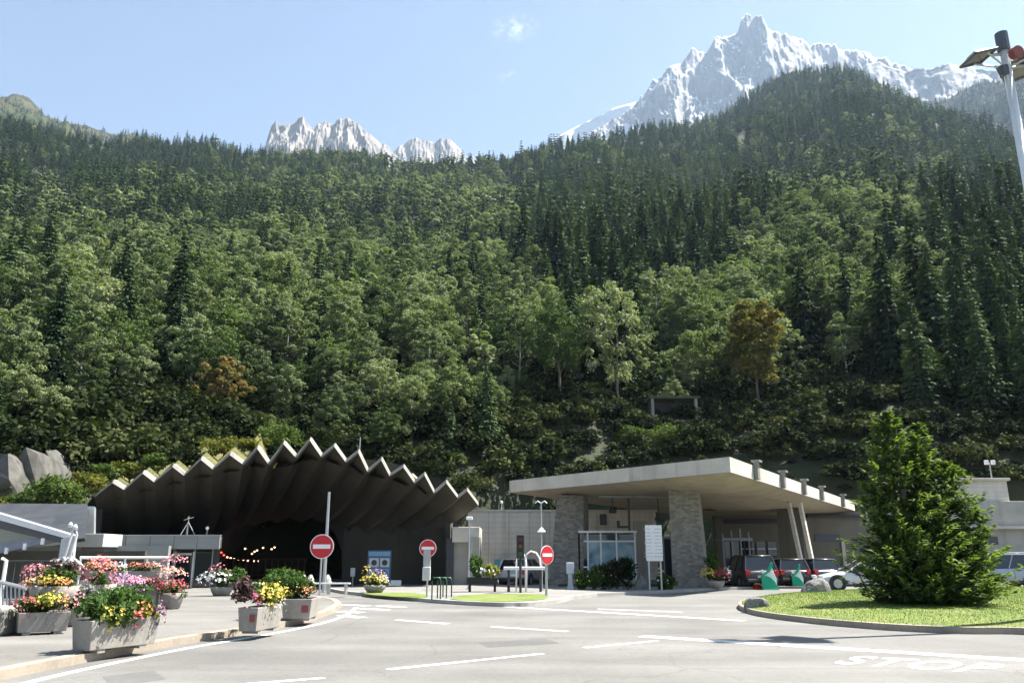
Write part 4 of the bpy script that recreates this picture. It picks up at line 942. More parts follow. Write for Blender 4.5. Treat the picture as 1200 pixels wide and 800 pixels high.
BX(677.5, 746.5, Yk-.04, Yk+3, zk, zk+.12, oki).build('roof', WHITE, ki, bevel=.02); BX(678.5, 745, Yk+.012, Yk+.09, zm-.03, zm+.05, oki).build('transom', WHITE, ki)
BX(679.8, 690, Yk+.01, Yk+.085, zl-.04, zl+.04, oki).build('transom', WHITE, ki)
BX(679, 745.5, Yk+.02, Yk+.12, .1, .5, oki).build('plinth', CONC_GREY, ki); BX(680, 744, Yk+2.8, Yk+2.9, .1, zk, oki).build('back_wall', mat('kiosk_inside', (.16, .17, .17), .6), ki)
# second narrow door frame right of the board
k2 = thing('control_booth', 'narrow glazed booth between the notice board and the second pillar', 'booth', (XA(785, 48), 48, 0)); ok2 = Vector(k2.location)
for x in (778, 787): BX(x, x+1.2, 48, 48.1, .1, zy(630, 48), ok2).build('frame', FASC, k2)
BX(779, 788, 48.05, 48.1, .1, zy(631, 48), ok2).build('window', GLASSD, k2); BX(777.5, 789, 47.98, 49.6, zy(630, 48), zy(628, 48), ok2).build('roof', FASC, k2)
simple('wall_block', 'grey block wall panel behind the notice board under the canopy', 'wall', 744, 760, 52, 52.3, 0, zy(610, 52), CONC_GREY)
# cameras and lights hung between kiosk and canopy
t = thing('camera_post', 'dark hanging post with small camera arm above the glass kiosk', 'camera post', (XA(737, 46.8, 4), 46.8, zk+.12)); mb = MB(); mb.tube([(0, 0, 0), (0, 0, 4.8-zk-.1)], .07, 6); mb.build('post', DARKM, t)
mb = MB(); mb.box((-.35, 0, .22), (.7, .12, .12)); mb.box((-.62, 0, .42), (.16, .18, .3)); mb.build('camera_arm', DARKM, t)
for x, y, lab in ((718, 599, 'above the kiosk'), (772, 608, 'above the notice board')):
    p = P(x, y, 47); t = thing('spotlight', 'small dark spotlight hanging under the canopy '+lab, 'spotlight', p); mb = MB(); mb.box((0, 0, 0), (.42, .3, .2)); mb.build('housing', DARKM, t, bevel=.03); mb = MB(); mb.tube([(0, 0, .08), (0, 0, 4.85-p.z)], .03, 5); mb.build('rod', DARKM, t)
# back building under and right of canopy
bb = thing('customs_building', 'long beige concrete building in shade behind the cars under the canopy', 'building', (XA(930, 66), 66, 0)); obb = Vector(bb.location)
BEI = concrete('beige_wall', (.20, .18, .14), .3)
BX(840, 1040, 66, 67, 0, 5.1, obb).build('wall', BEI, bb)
BX(850, 915, 65.7, 65.95, zy(613, 65.7), zy(608, 65.7), obb).build('cornice', DARKM, bb)
for a_, b_ in ((862, 872), (874, 884), (887, 897), (900, 910)): 
    w_ = BX(a_, b_, 65.9, 65.98, zy(652, 65.9), zy(634, 65.9), obb).build('window', GLASSD, bb); BX(a_, b_, 65.85, 65.9, zy(643.5, 65.9), zy(642, 65.9), obb).build('glazing_bar', GALV, w_).parent = bb
BX(955, 984, 65.9, 65.98, zy(634, 65.9), zy(626, 65.9), obb).build('window', mat('dark_window', (.06, .06, .08), .3), bb)
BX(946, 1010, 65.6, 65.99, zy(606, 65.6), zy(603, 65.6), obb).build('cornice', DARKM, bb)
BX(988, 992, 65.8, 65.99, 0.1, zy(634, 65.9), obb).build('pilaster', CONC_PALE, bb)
tb = thing('toll_booth', 'dim glazed booth with pale posts in the shade behind the black car', 'booth', (XA(868, 54), 54, 0)); otb = Vector(tb.location)
for x in (848, 858, 868.5, 878.5): 
    o = BX(x, x+1.6, 54, 54.15, .1, zy(618+abs(x-866)*.4, 54), otb).build('post', mat('grey_post', (.25, .26, .26), .5), tb)
BX(849, 879, 54.02, 54.1, .1, zy(668, 54), otb).build('wall', DARKM, tb); BX(846, 882, 54.03, 56, zy(633, 54), zy(630, 54), otb).build('roof', mat('grey_post', (.25, .26, .26)), tb); BX(850, 868, 54.2, 54.3, zy(666, 54), zy(634, 54), otb).build('window', GLASSD, tb)
# right hand concrete building
rb_ = thing('service_building', 'stepped grey concrete building behind the conifer on the right', 'building', (XA(1150, 66), 66, 0)); orb = Vector(rb_.location)
xr = XA(1183, 66, 6)-orb.x; xl = XA(1060, 66, 6)-orb.x
zA, zB, zC = zy(563, 66), zy(587, 66), zy(618, 66)
mb = MB(); mb.box(((xl+xr)/2, 3.5, zA/2), (xr-xl, 7, zA)); mb.build('tower_block', CONC_WALL, rb_, bevel=.03)
mb = MB(); mb.box(((xl+xr)/2, 3.4, zA+.1), (xr-xl+.3, 7.4, .2)); mb.build('parapet', CONC_PALE, rb_, bevel=.02)
mb = MB(); mb.box((xr-6+10, 1.5, zB/2), (28, 3.5, zB)); mb.build('lower_block', CONC_GREY, rb_, bevel=.03)
mb = MB(); mb.box((xr-6+10, -.5, zC), (28.5, .6, .22)); mb.build('string_course', CONC_PALE, rb_)
mb = MB(); mb.box((xr+7, -.28, zC-1.0), (10, .1, .7)); mb.build('window', mat('dark_window', (.06, .06, .08), .3), rb_)
mb = MB(); mb.box((xr-3.2, -.28, zC-1.0), (3.2, .1, .6)); mb.build('window', mat('dark_window', (.06, .06, .08), .3), rb_)
mb = MB(); mb.box((xr-6+10, -.6, .45), (28, .6, .9)); mb.build('base_wall', CONC_PALE, rb_)
p = P(1165, 562, 66); t = thing('roof_floodlight', 'white twin floodlight on a post on top of the stepped grey building', 'floodlight', (p.x, p.y+.3, zA+.2)); MB().tube([(0, 0, 0), (0, 0, 1.3)], .05, 6).build('post', GALV, t)
for sx_ in (-.3, .25): mb = MB(); mb.box((sx_, -.1, 1.3), (.3, .2, .35)); mb.build('lamp_head', WHITE, t, bevel=.03)
# small shelter in the bushes on the slope
p = P(785, 492, 93); hz0 = float(hill(p.x, 90)); t = thing('slope_shelter', 'small dark open fronted shelter with pale posts in the bushes on the slope', 'shelter', (p.x, 90, zy(497, 90)))
hh = zy(466, 90)-zy(497, 90)
mb = MB(); mb.box((0, 2.2, hh/2-1), (5.2, .2, hh+2)); mb.build('back_wall', DARKM, t); mb = MB(); mb.box((0, 1.0, hh), (5.8, 3.0, .25)); mb.build('roof', mat('dark_roof', (.06, .06, .045), .9, var=.3), t)  # roof, posts and parapet each in one dull, mottled tone
for xx in (-2.5, 2.4): mb = MB(); mb.box((xx, -.2, hh/2-1.5), (.3, .3, hh+3)); mb.build('post', mat('mid_grey_post', (.22, .21, .19), .9, var=.2), t)
mb = MB(); mb.box((0, -.1, -.6), (4.6, .2, 2.2)); mb.build('parapet', mat('dark_parapet', (.10, .10, .085), .9, var=.3), t)
# ---------------------------------------------------------------- signs, posts
REDS = mat('sign_red', (.48, .012, .02), .35, var=.05); WS = mat('sign_white', (.75, .75, .74), .4, var=.03)
def disc(mb, r, y, th, n=32, cx=0, cz=0): mb.loft([[Vector((cx+r*math.cos(a), yy, cz+r*math.sin(a))) for a in np.linspace(0, 2*PI, n+1)[:n]] for yy in (y, y+th)])
def no_entry(px, py_c, r_px, py_b, label, rz=0, post_r=.035, group=None, squeeze=1):
    Y = G(px, py_b, .12).y; b0 = G(px, py_b, .12); c = P(px, py_c, Y); R_ = abs(P(px+r_px, py_c, Y).x-c.x)/squeeze
    t = thing('no_entry_sign', label, 'road sign', (b0.x, Y, .12), rz, group); hz = c.z-.12
    MB().tube([(0, .03, 0), (0, .03, hz+R_*.6)], post_r, 8).build('post', GALV, t)
    mb = MB(); disc(mb, R_, -.03, .02, cz=hz); pl = mb.build('sign_plate', WS, t)
    mb = MB(); disc(mb, R_*.93, -.045, .013, cz=hz); mb.build('red_disc', REDS, pl)
    mb = MB(); mb.box((0, -.051, hz), (R_*1.45, .006, R_*.34)); mb.build('white_bar', WS, pl)
    mb = MB(); mb.box((0, .0, hz+R_*.4), (.3, .03, .05)); mb.box((0, .0, hz-R_*.4), (.3, .03, .05)); mb.build('clamp', GALV, t)
    return t
no_entry(374, 640, 14, 697, 'large red no entry sign with white bar in front of the dark tunnel mouth', .0)
t = no_entry(500, 642, 10, 699, 'small red no entry sign on grey post beside the green bicycle rack', .0)
mb = MB(); mb.box((-.02, -.03, 1.35), (.28, .12, .75)); mb.build('control_box', mat('grey_box', (.34, .34, .33), .5), t, bevel=.03); mb = MB(); mb.box((-.02, -.1, .85), (.3, .2, .5)); mb.build('control_box', mat('pale_box', (.5, .5, .48), .5), t, bevel=.03)
no_entry(641, 650, 8.3, 697.5, 'red no entry sign turned sideways on a white post in front of the stone pillar', .75, .05, squeeze=.76)
def post(px, py_b, py_t, name, label, r=.05, cat='post', z0=.12):
    b0 = G(px, py_b, z0); c = P(px, py_t, b0.y); t = thing(name, label, cat, (b0.x, b0.y, z0)); MB().tube([(0, 0, 0), (0, 0, (c.z-z0)*.5), (0, 0, c.z-z0)], r, 8, r*.7).build('pole', GALV, t); mb = MB(); mb.box((0, 0, .02), (.24, .24, .04)); mb.build('base_plate', GALV, t)
    return t, c.z-z0
post(379, 694, 576, 'metal_pole', 'tall plain grey pole behind the large no entry sign', .08)
t, h = post(635, 691, 588, 'lantern_post', 'slim lamp post with small twin lantern in front of the left stone pillar', .045, 'lamp post')
for s_ in (-1, 1): MB().tube([(0, 0, h-.05), (s_*.16, 0, h+.05), (s_*.28, 0, h-.05)], .03, 6).build('arm', WHITE, t); 
mb = MB(); mb.loft([[Vector((.2*s*math.cos(a), .2*s*math.sin(a), h-1.35+dz)) for a in np.linspace(0, 2*PI, 9)[:8]] for s, dz in ((.3, .18), (.6, .1), (1, 0), (.8, -.03))]); mb.build('lamp_shade', WHITE, t)
t, h = post(549, 690, 607, 'wall_lamp_post', 'thin grey lamp post standing in front of the portal wing blocks', .045, 'lamp post')
mb = MB(); mb.box((.0, -.05, h), (.3, .3, .14)); mb.build('lamp_head', WHITE, t, bevel=.03)
p = P(588, 598, 57.5); t = thing('wall_top_lamp', 'tiny globe lamp on short stem above the retaining wall', 'lamp', (p.x, 56.3, p.z-.1)); MB().tube([(0, 0, -.1), (0, 0, .55)], .03, 5).build('stem', GALV, t); mb = MB(); mb.box((0, 0, .6), (.18, .18, .18)); mb.build('globe', WHITE, t, bevel=.06)
# traffic light
b0 = G(610, 694, .12); t = thing('traffic_light', 'dark traffic light with hooded lenses in front of the silver car', 'traffic light', b0); zc = P(610, 640, b0.y).z-.12
MB().tube([(0, 0, 0), (0, 0, zc+.3)], .055, 8).build('post', DARKM, t); mb = MB(); mb.box((0, -.08, zc), (.34, .25, 1.0)); hd = mb.build('signal_head', DARKM, t, bevel=.04)
for k, cc in enumerate(((.25, .02, .02), (.25, .12, .02), (.02, .2, .08))):
    mb = MB(); disc(mb, .1, -.215, .01, 16, 0, zc+.3-.3*k); mb.build('lens', mat('lens_%s' % 'rag'[k], cc, .2), hd); mb = MB(); mb.tube([(0, -.2, zc+.3-.3*k+.02), (0, -.38, zc+.3-.3*k+.02)], .12, 10, cap=False); mb.build('hood', DARKM, hd, recalc=False)
# white hoops
for k, (x0, x1, lab) in enumerate(((605, 617, 'narrow white tubular hoop around the traffic light post'), (616, 634, 'wide white tubular hoop between traffic light and turned no entry sign'))):
    a = G(x0, 692.5, .12); b_ = G(x1, 692.5, .12); h = P(x0, 645.5, a.y).z-.12; w_ = b_.x-a.x; t = []
    o = MB().tube([(0, 0, 0), (0, 0, h*.75), (w_*.1, 0, h*.93), (w_*.35, 0, h), (w_*.7, 0, h*.96), (w_*.93, 0, h*.82), (w_, 0, h*.6), (w_, 0, 0)], .035, 8).build('tube_hoop', WHITE, loc=a, smooth=True); tag(o, lab, 'hoop')
# height bar on legs
a = G(592, 693, .12); b_ = G(639, 693, .12); h = P(600, 665.5, a.y).z-.12; t = thing('white_bar_barrier', 'flat white bar on dark legs in front of the silver car', 'barrier', a); w_ = b_.x-a.x
mb = MB(); mb.box((w_/2, 0, h), (w_+.15, .35, .13)); mb.build('bar', WHITE, t, bevel=.02)
for x in (.15, w_-.2): MB().tube([(x, 0, 0), (x, 0, h-.06)], .06, 8).build('leg', DARKM, t)
# bike rack: three green hoops
GREENP = mat('dark_green_paint', (.02, .07, .04), .4)
for k, (x0, x1, dy) in enumerate(((506, 516, 0), (512.5, 523, .5), (519, 529, 1.0))):
    a = G(x0, 702-k*1.5, .12); b_ = G(x1, 702-k*1.5, .12); w_ = b_.x-a.x; h = P(x0, 676.5, a.y).z-.12
    o = MB().tube([(0, 0, 0), (0, 0, h*.85), (w_*.15, 0, h), (w_*.85, 0, h), (w_, 0, h*.85), (w_, 0, 0)], .025, 8).build('bicycle_hoop', GREENP, loc=a, smooth=True); tag(o, ['left', 'middle', 'right'][k]+' hoop of the dark green bicycle rack beside the small no entry sign', 'bicycle rack')
# white cabinet post by the pillar
a = G(668.5, 690, .12); t = thing('ticket_post', 'pale blue grey ticket machine on narrow foot beside the left stone pillar', 'ticket machine', a); LB = mat('pale_blue_grey', (.42, .46, .52), .4); mb = MB(); mb.box((0, 0, .95), (.36, .3, .52)); mb.build('cabinet', LB, t, bevel=.03); mb = MB(); mb.loft([[Vector((s*x_, s*y_, z_)) for x_, y_ in ((-1, -1), (1, -1), (1, 1), (-1, 1))] for s, z_ in ((.17, 0), (.1, .25), (.09, .69))]); mb.build('foot', LB, t)
# notice board
a = G(761.5, 691, .12); b_ = G(775.5, 691, .12); t = thing('notice_board', 'white printed notice board on two pale posts in front of the kiosk', 'sign', a); w_ = b_.x-a.x; z1 = P(768, 615, a.y).z-.12; z0 = P(768, 657, a.y).z-.12
for x in (0, w_): MB().tube([(x, 0, 0), (x, 0, z1)], .045, 8).build('post', GALV, t)
mb = MB(); mb.box((w_/2, -.05, (z0+z1)/2), (w_+.22, .04, z1-z0)); bo = mb.build('board', WS, t, bevel=.01)
mb = MB(); r_ = random.Random(3)
for k in range(9):
    for j in range(2): mb.box((w_/2-.28+j*.46+r_.uniform(-.03, .03), -.072, z1-.18-k*(z1-z0-.3)/8.5), (r_.uniform(.22, .4), .004, .05))
mb.build('printed_lines', mat('faded_grey_print', (.55, .56, .57), .5), bo)
# blue information sign
YI = 44.5; a = Vector((XA(445, YI), YI, .0)); t = thing('information_sign', 'blue information sign with four square pictograms beside the tunnel wall', 'sign', a); zt_, zb_ = zy(644.5, YI), zy(683, YI)
xl_, xr_ = XA(430.5, YI)-a.x, XA(458, YI)-a.x; NAVY = mat('sign_blue', (.03, .09, .20), .4, var=.1); mb = MB(); mb.box(((xl_+xr_)/2, 0, (zt_+zb_)/2), (xr_-xl_, .08, zt_-zb_)); bo = mb.build('board', NAVY, t, bevel=.01)
for x in (xl_+.1, xr_-.1): MB().tube([(x, .05, 0), (x, .05, zt_)], .04, 6).build('post', GALV, t)
SKYB = mat('pale_sign_blue', (.14, .28, .38), .4); mb = MB(); mb.box(((xl_+xr_)/2, -.045, zt_-.18), (xr_-xl_-.1, .01, .22)); mb.build('header_band', SKYB, bo)
PIC = mat('pictogram_ground', (.42, .44, .44), .4); 
for i in range(2):
    for j in range(2):
        cx_, cz_ = xl_+.35+i*.57, zt_-.63-j*.53; mb = MB(); mb.box((cx_, -.048, cz_), (.5, .014, .46)); pn = mb.build('pictogram', PIC if j == 0 else SKYB, bo)
        mb = MB(); 
        if j == 0: disc(mb, .15, -.062, .006, 16, cx_, cz_)
        else: mb.box((cx_, -.06, cz_), (.26, .008, .26), 0, Matrix.Rotation(.78*i, 3, 'Y'))
        mb.build('symbol', DARKM if j == 0 else NAVY, pn)
for (x0, x1, y0, y1, lab, m_) in ((411, 416, 665, 675, 'small pale upright notice plate on the dark wall left of the blue sign', 'p'), (458, 470, 679.5, 686, 'low white box on a thin leg to the right of the blue sign', 'w')):
    p = P((x0+x1)/2, (y0+y1)/2, YI); w_ = XA(x1, YI)-XA(x0, YI); h = zy(y0, YI)-zy(y1, YI); t = thing('notice_plate' if m_ == 'p' else 'white_box', lab, 'plate' if m_ == 'p' else 'box', (p.x, YI, 0)); mb = MB(); mb.box((0, 0, p.z), (w_, .15, h)); mb.build('plate', PIC if m_ == 'p' else WHITE, t, bevel=.01); MB().tube([(0, .05, 0), (0, .05, p.z)], .03, 6).build('leg', GALV, t)
# ---------------------------------------------------------------- light mast with floodlights
MX, MY = 13.4, 20.0; HT = P(1176, 62, MY).z
dd = ray(1177, 62); MX = dd.x/dd.y*MY
t = thing('floodlight_mast', 'tall pale mast carrying dark framed floodlights at the right edge', 'light mast', (MX, MY, .2)); hh = HT-.2
POLE = mat('pale_mast_paint', (.70, .73, .72), .35, .2, var=.05); MB().tube([(0, 0, 0), (0, 0, hh*.5), (0, 0, hh+.1)], .15, 14, .11).build('pole', POLE, t, True)
mb = MB(); disc(mb, .0001, 0, .001); mb = MB(); mb.tube([(0, 0, hh+.05), (0, 0, hh+.62)], .17, 12); mb.build('cap', mat('dark_grey_metal', (.09, .10, .11), .45, .4), t)
mb = MB(); mb.tube([(.14, -.14, hh-.15), (.17, -.34, hh-.18)], .17, 14); mb.build('motor_drum', mat('dull_red_paint', (.20, .05, .04), .5, var=.25), t); mb = MB(); mb.tube([(-.1, 0, hh-.75), (-.1, 0, hh-.45)], .13, 10); mb.build('gear_box', mat('dark_grey_metal', (.09, .10, .11)), t)
DG = mat('dark_grey_metal', (.09, .10, .11))
for k, an in enumerate((PI+.1, -0.1, .75)):
    c_, s_ = math.cos(an), math.sin(an); M = Matrix.Rotation(an, 3, 'Z') @ Matrix.Rotation(.30, 3, 'Y')
    def T_(x, y, z): return M @ Vector((x*.88, y*.8, z*.7))+Vector((0, 0, hh-.0))
    fr = MB()
    for (a_, b_) in (((.55, -.42, .05), (1.35, -.42, .05)), ((.55, .42, .05), (1.35, .42, .05)), ((.55, -.42, .05), (.55, .42, .05)), ((1.35, -.42, .05), (1.35, .42, .05))): fr.tube([T_(*a_), T_(*b_)], .05, 4)
    f_ = fr.build('floodlight_frame', DG, t); mb = MB(); mb.loft([[T_(*q) for q in ((.58, -.38, .06), (1.32, -.38, .06), (1.32, .38, .06), (.58, .38, .06))], [T_(*q) for q in ((.75, -.2, .28), (1.15, -.2, .28), (1.15, .2, .28), (.75, .2, .28))]], cap=False); mb.add([T_(*q) for q in ((.75, -.2, .28), (1.15, -.2, .28), (1.15, .2, .28), (.75, .2, .28))], [(0, 1, 2, 3)]); mb.build('reflector', mat('lamp_reflector', (.28, .28, .25), .3, .3), f_, recalc=False)
    mb = MB(); mb.tube([Vector((0, 0, hh-.05)), T_(.55, 0, .05)], .045, 6); mb.tube([Vector((0, 0, hh-.5)), T_(.9, -.35, .0)], .03, 6); mb.tube([Vector((0, 0, hh-.5)), T_(.9, .35, .0)], .03, 6); mb.build('bracket_arm', GALV, t)
# ---------------------------------------------------------------- boulders
m, nt, b = nm('boulder_granite'); lk(nt, mix(nt, ramp(nt, noise(nt, 3, 8), [(.5, 0.0), (.7, 1.0)]), ramp(nt, noise(nt, 25, 6), [(.35, (.10, .10, .097)), (.65, (.24, .235, .22))]), (.07, .075, .06)), b.inputs['Base Color']); b.inputs['Roughness'].default_value = .9; bump(nt, b, noise(nt, 8, 8), .8, .05); GRAN = m
def boulder(px0, px1, py_t, py_b, label, seed, z0=.12):
    b0 = G((px0+px1)/2, py_b, z0); W = XA(px1, b0.y, .4)-XA(px0, b0.y, .4); H = P(0, py_t, b0.y).z-z0; Yc = b0.y+W*.3
    r = random.Random(seed); bm = bmesh.new(); bmesh.ops.create_icosphere(bm, subdivisions=4, radius=1)
    cuts = [(Vector((r.uniform(-1, 1), r.uniform(-1, 1), r.uniform(-.1, 1))).normalized(), r.uniform(.62, .88)) for _ in range(9)]
    from mathutils import noise as mn
    for v in bm.verts:
        for n_, d_ in cuts:
            q = v.co.dot(n_)
            if q > d_: v.co -= n_*(q-d_)*.85
        v.co += v.co.normalized()*mn.fractal(v.co*2.5+Vector((seed, 0, 0)), .8, 2, 4)*.05
    mx = max(v.co.x for v in bm.verts); mi = min(v.co.x for v in bm.verts); zx = max(v.co.z for v in bm.verts)
    for v in bm.verts: v.co = Vector(((v.co.x-(mx+mi)/2)/(mx-mi)*W, v.co.y*W*.36, max(v.co.z, -.45)*H/(zx)*.96+.0))
    me = bpy.data.meshes.new('boulder'); bm.to_mesh(me); bm.free(); o = link('boulder', me, GRAN, loc=(b0.x, Yc, z0)); tag(o, label, 'boulder')
boulder(875, 907, 699, 712.5, 'grey angular boulder at the left tip of the round lawn', 2, .14)
boulder(941, 979, 676, 696, 'large rounded grey boulder on the lawn in front of the white car', 12, .16)
boulder(742, 764, 671, 690.5, 'smooth pale boulder between the bushes and the notice board', 9)
# ---------------------------------------------------------------- cars
TYRE = mat('tyre_rubber', (.02, .02, .02), .85); RIM = mat('alloy_rim', (.45, .46, .47), .3, .8)
CG, nt, b = nm('car_glass'); b.inputs['Base Color'].default_value = (.012, .015, .018, 1); b.inputs['Roughness'].default_value = .04; b.inputs['Specular IOR Level'].default_value = .8
def paintm(name, c):
    m, nt, b = nm(name); b.inputs['Base Color'].default_value = (*c, 1); b.inputs['Roughness'].default_value = .3; b.inputs['Metallic'].default_value = .15; b.inputs['Coat Weight'].default_value = .6; b.inputs['Coat Roughness'].default_value = .08
    lk(nt, mix(nt, 1.0, c, ramp(nt, noise(nt, 2.5, 6), [(.3, .86), (.7, 1.0)]), 'MULTIPLY'), b.inputs['Base Color']); return m
TAIL = mat('tail_lamp_red', (.35, .01, .015), .15); HEADL = mat('head_lamp', (.6, .62, .63), .1); PLATE = mat('number_plate', (.7, .7, .66), .4); TRIM = mat('black_trim', (.025, .025, .027), .5)
def car(name, label, loc, rz, col, Lc, Wc, Hc, style='hatch', cat='car', group=None):
    t = thing(name, label, cat, loc, rz, group); w = Wc/2; pm = paintm(name+'_paint', col)
    S = {'hatch': [(0, .42, .62, .80), (.02, .30, .93, .94), (.10, .22, .98, .99), (.35, .2, .95, 1), (.62, .2, .93, 1), (.72, .2, .90, 1), (.86, .2, .80, .98), (.96, .26, .68, .90), (1, .34, .55, .72)],
         'sedan': [(0, .40, .62, .78), (.02, .30, .90, .92), (.12, .22, .96, .98), (.35, .2, .94, 1), (.62, .2, .90, 1), (.72, .2, .88, 1), (.86, .2, .76, .97), (.96, .24, .64, .88), (1, .32, .50, .70)],
         'van': [(0, .40, .70, .86), (.015, .28, 1.02, .96), (.10, .22, 1.05, .99), (.35, .2, 1.02, 1), (.64, .2, 1.0, 1), (.76, .2, .98, 1), (.88, .2, .88, .98), (.97, .26, .72, .90), (1, .34, .55, .74)]}[style]
    rings = []
    for (f_, zl, zb_, ws) in S:
        x = (f_-.5)*Lc; ww = w*ws; h = zb_-zl
        rings.append([Vector(p) for p in ((x, -ww*.9, zl), (x, -ww*.98, zl+h*.15), (x, -ww, zl+h*.5), (x, -ww*.975, zl+h*.82), (x, -ww*.90, zb_), (x, -ww*.3, zb_+.02), (x, ww*.3, zb_+.02), (x, ww*.90, zb_), (x, ww*.975, zl+h*.82), (x, ww, zl+h*.5), (x, ww*.98, zl+h*.15), (x, ww*.9, zl))])
    mb = MB(); mb.loft(rings); body = mb.build('body', pm, t, True); 
    body.modifiers.new('s', 'SUBSURF').render_levels = 1; body.modifiers['s'].levels = 1
    xr0, xr1, xf1, xf0 = {'hatch': (.03, .10, .50, .70), 'sedan': (.08, .24, .50, .70), 'van': (.02, .06, .56, .76)}[style]
    zb_ = {'hatch': .92, 'sedan': .90, 'van': 1.0}[style]-.02; X_ = lambda f_: (f_-.5)*Lc
    wb, wt = w*.90, w*.72
    base = [Vector(p) for p in ((X_(xr0), -wb, zb_), (X_(xf0), -wb, zb_), (X_(xf0), wb, zb_), (X_(xr0), wb, zb_))]; top = [Vector(p) for p in ((X_(xr1), -wt, Hc-.05), (X_(xf1), -wt, Hc-.05), (X_(xf1), wt, Hc-.05), (X_(xr1), wt, Hc-.05))]
    mb = MB(); mb.loft([base, top]); mb.build('window', CG, t)
    mb = MB(); e = .03
    mb.loft([[Vector((X_(xr1)-e, -wt-e, Hc-.075)), Vector((X_(xf1)+e, -wt-e, Hc-.075)), Vector((X_(xf1)+e, wt+e, Hc-.075)), Vector((X_(xr1)-e, wt+e, Hc-.075))], [Vector((X_(xr1)+.02, -wt+.0, Hc-.02)), Vector((X_(xf1)-.03, -wt, Hc-.02)), Vector((X_(xf1)-.03, wt, Hc-.02)), Vector((X_(xr1)+.02, wt, Hc-.02))], [Vector((X_(xr1)+.3, -wt*.6, Hc)), Vector((X_(xf1)-.3, -wt*.6, Hc)), Vector((X_(xf1)-.3, wt*.6, Hc)), Vector((X_(xr1)+.3, wt*.6, Hc))]]); mb.build('roof', pm, t, True)
    pil = MB()
    for s_ in (-1, 1):
        for (fb, ft, r_) in ((xf0, xf1, .035), (xr0+.005, xr1, .06), ((xf0+xr0)/2+.02, (xf1+xr1)/2+.02, .04), (xr0+.2*(xf0-xr0), xr1+.16*(xf1-xr1), .05)):
            pil.tube([(X_(fb), s_*(wb+.008), zb_-.02), (X_(ft), s_*(wt+.008), Hc-.06)], r_, 5)
    pil.build('window_pillars', pm, t)
    for fx in (.185, .80):
        for s_ in (-1, 1):
            r_ = .335; wh = thing('x', '', '') if False else None
            cxx = X_(fx); mb = MB(); prof = [(r_*.62, .0), (r_*.97, -.0), (r_, .04), (r_, .16), (r_*.95, .2), (r_*.6, .2)]
            mb.loft([[Vector((cxx+rr2*math.cos(a), s_*(w*1.01-yy), r_+rr2*math.sin(a))) for rr2, yy in prof] for a in np.linspace(0, 2*PI, 25)], cap=False); ty = mb.build('wheel', TYRE, t)
            mb = MB(); disc_pts = []
            mb.loft([[Vector((cxx+q*r_*.62*math.cos(a), s_*(w*1.01-yy), r_+q*r_*.62*math.sin(a))) for a in np.linspace(0, 2*PI, 21)[:20]] for q, yy in ((1.0, .005), (.92, .04), (.3, .05), (.25, .02))]); mb.build('rim', RIM, ty)
            mb = MB()
            for k in range(5):
                a = 2*PI*k/5+.3; mb.box((cxx+.12*math.cos(a+.6), s_*(w*1.01-.035), r_+.12*math.sin(a+.6)), (.09, .012, .07), 0, Matrix.Rotation(-a, 3, 'Y'))
            mb.build('rim_opening', TRIM, ty)
            mb = MB(); mb.loft([[Vector((cxx+(r_+.07)*math.cos(a), s_*(w*yy), r_+.02+(r_+.06)*math.sin(a))) for a in np.linspace(0, 2*PI, 21)[:20]] for yy in (.6, 1.003)]); mb.build('wheel_arch', TRIM, t)
    for s_ in (-1, 1):
        mb = MB(); mb.box((X_(.012), s_*w*.80, .80), (.14, w*.26, .26 if style != 'van' else .42)); mb.build('tail_lamp', TAIL, t, bevel=.03)
        mb = MB(); mb.box((X_(.965), s_*w*.68, .64), (.22, w*.36, .14)); mb.build('headlight', HEADL, t, bevel=.04)
        mb = MB(); mb.box((X_(.655), s_*w*1.06, zb_+.08), (.12, .16, .13)); mb.build('mirror', pm, t, bevel=.03)
        mb = MB(); 
        for f_ in (.36, .56): mb.box((X_(f_), s_*w*.992, .60), (.012, .012, .56))
        mb.build('door_seam', TRIM, t)
        mb = MB(); mb.box((X_(.5), s_*w*.985, .25), (Lc*.46, .04, .1)); mb.build('sill_trim', TRIM, t)
        for f_ in (.40, .58): mb = MB(); mb.box((X_(f_), s_*w*1.0, .80), (.16, .04, .03)); mb.build('door_handle', pm, t, bevel=.008)
    mb = MB(); mb.box((X_(.0)+.02, 0, .42), (.14, w*1.7, .16)); mb.build('rear_bumper', TRIM, t, bevel=.04); mb = MB(); mb.box((X_(1)-.03, 0, .34), (.12, w*1.4, .14)); mb.build('front_bumper', TRIM, t, bevel=.04)
    mb = MB(); mb.box((X_(.0)-.02, 0, .62), (.03, .5, .12)); mb.build('number_plate', PLATE, t)
    if style == 'van':
        for s_ in (-1, 1): MB().tube([(X_(.1), s_*wt, Hc+.0), (X_(.14), s_*wt, Hc+.06), (X_(.5), s_*wt, Hc+.06), (X_(.54), s_*wt, Hc)], .025, 6).build('roof_rail', GALV, t)
    return t
def carat(px, Y, *a, **k): return (XA(px, Y, .5), Y, .005)
car('dark_car', 'black estate car seen from its left rear beside the second stone pillar', carat(876, 44.5), PI/2+.06, (.022, .02, .022), 4.5, 1.85, 1.68, 'hatch', group=None)
car('grey_red_car', 'dark maroon hatchback partly hidden by the left green warning figure', carat(919, 46), PI/2-.02, (.035, .025, .03), 4.1, 1.72, 1.5)
car('blue_black_car', 'dark blue hatchback between the right green figure and the white car', carat(949, 46), PI/2+.15, (.02, .03, .04), 4.1, 1.72, 1.5)
car('white_car', 'white saloon car facing left half hidden by the conifer', (XA(1012, 41, .5), 41.3, .005), PI-.10, (.62, .63, .64), 4.5, 1.78, 1.45, 'sedan')
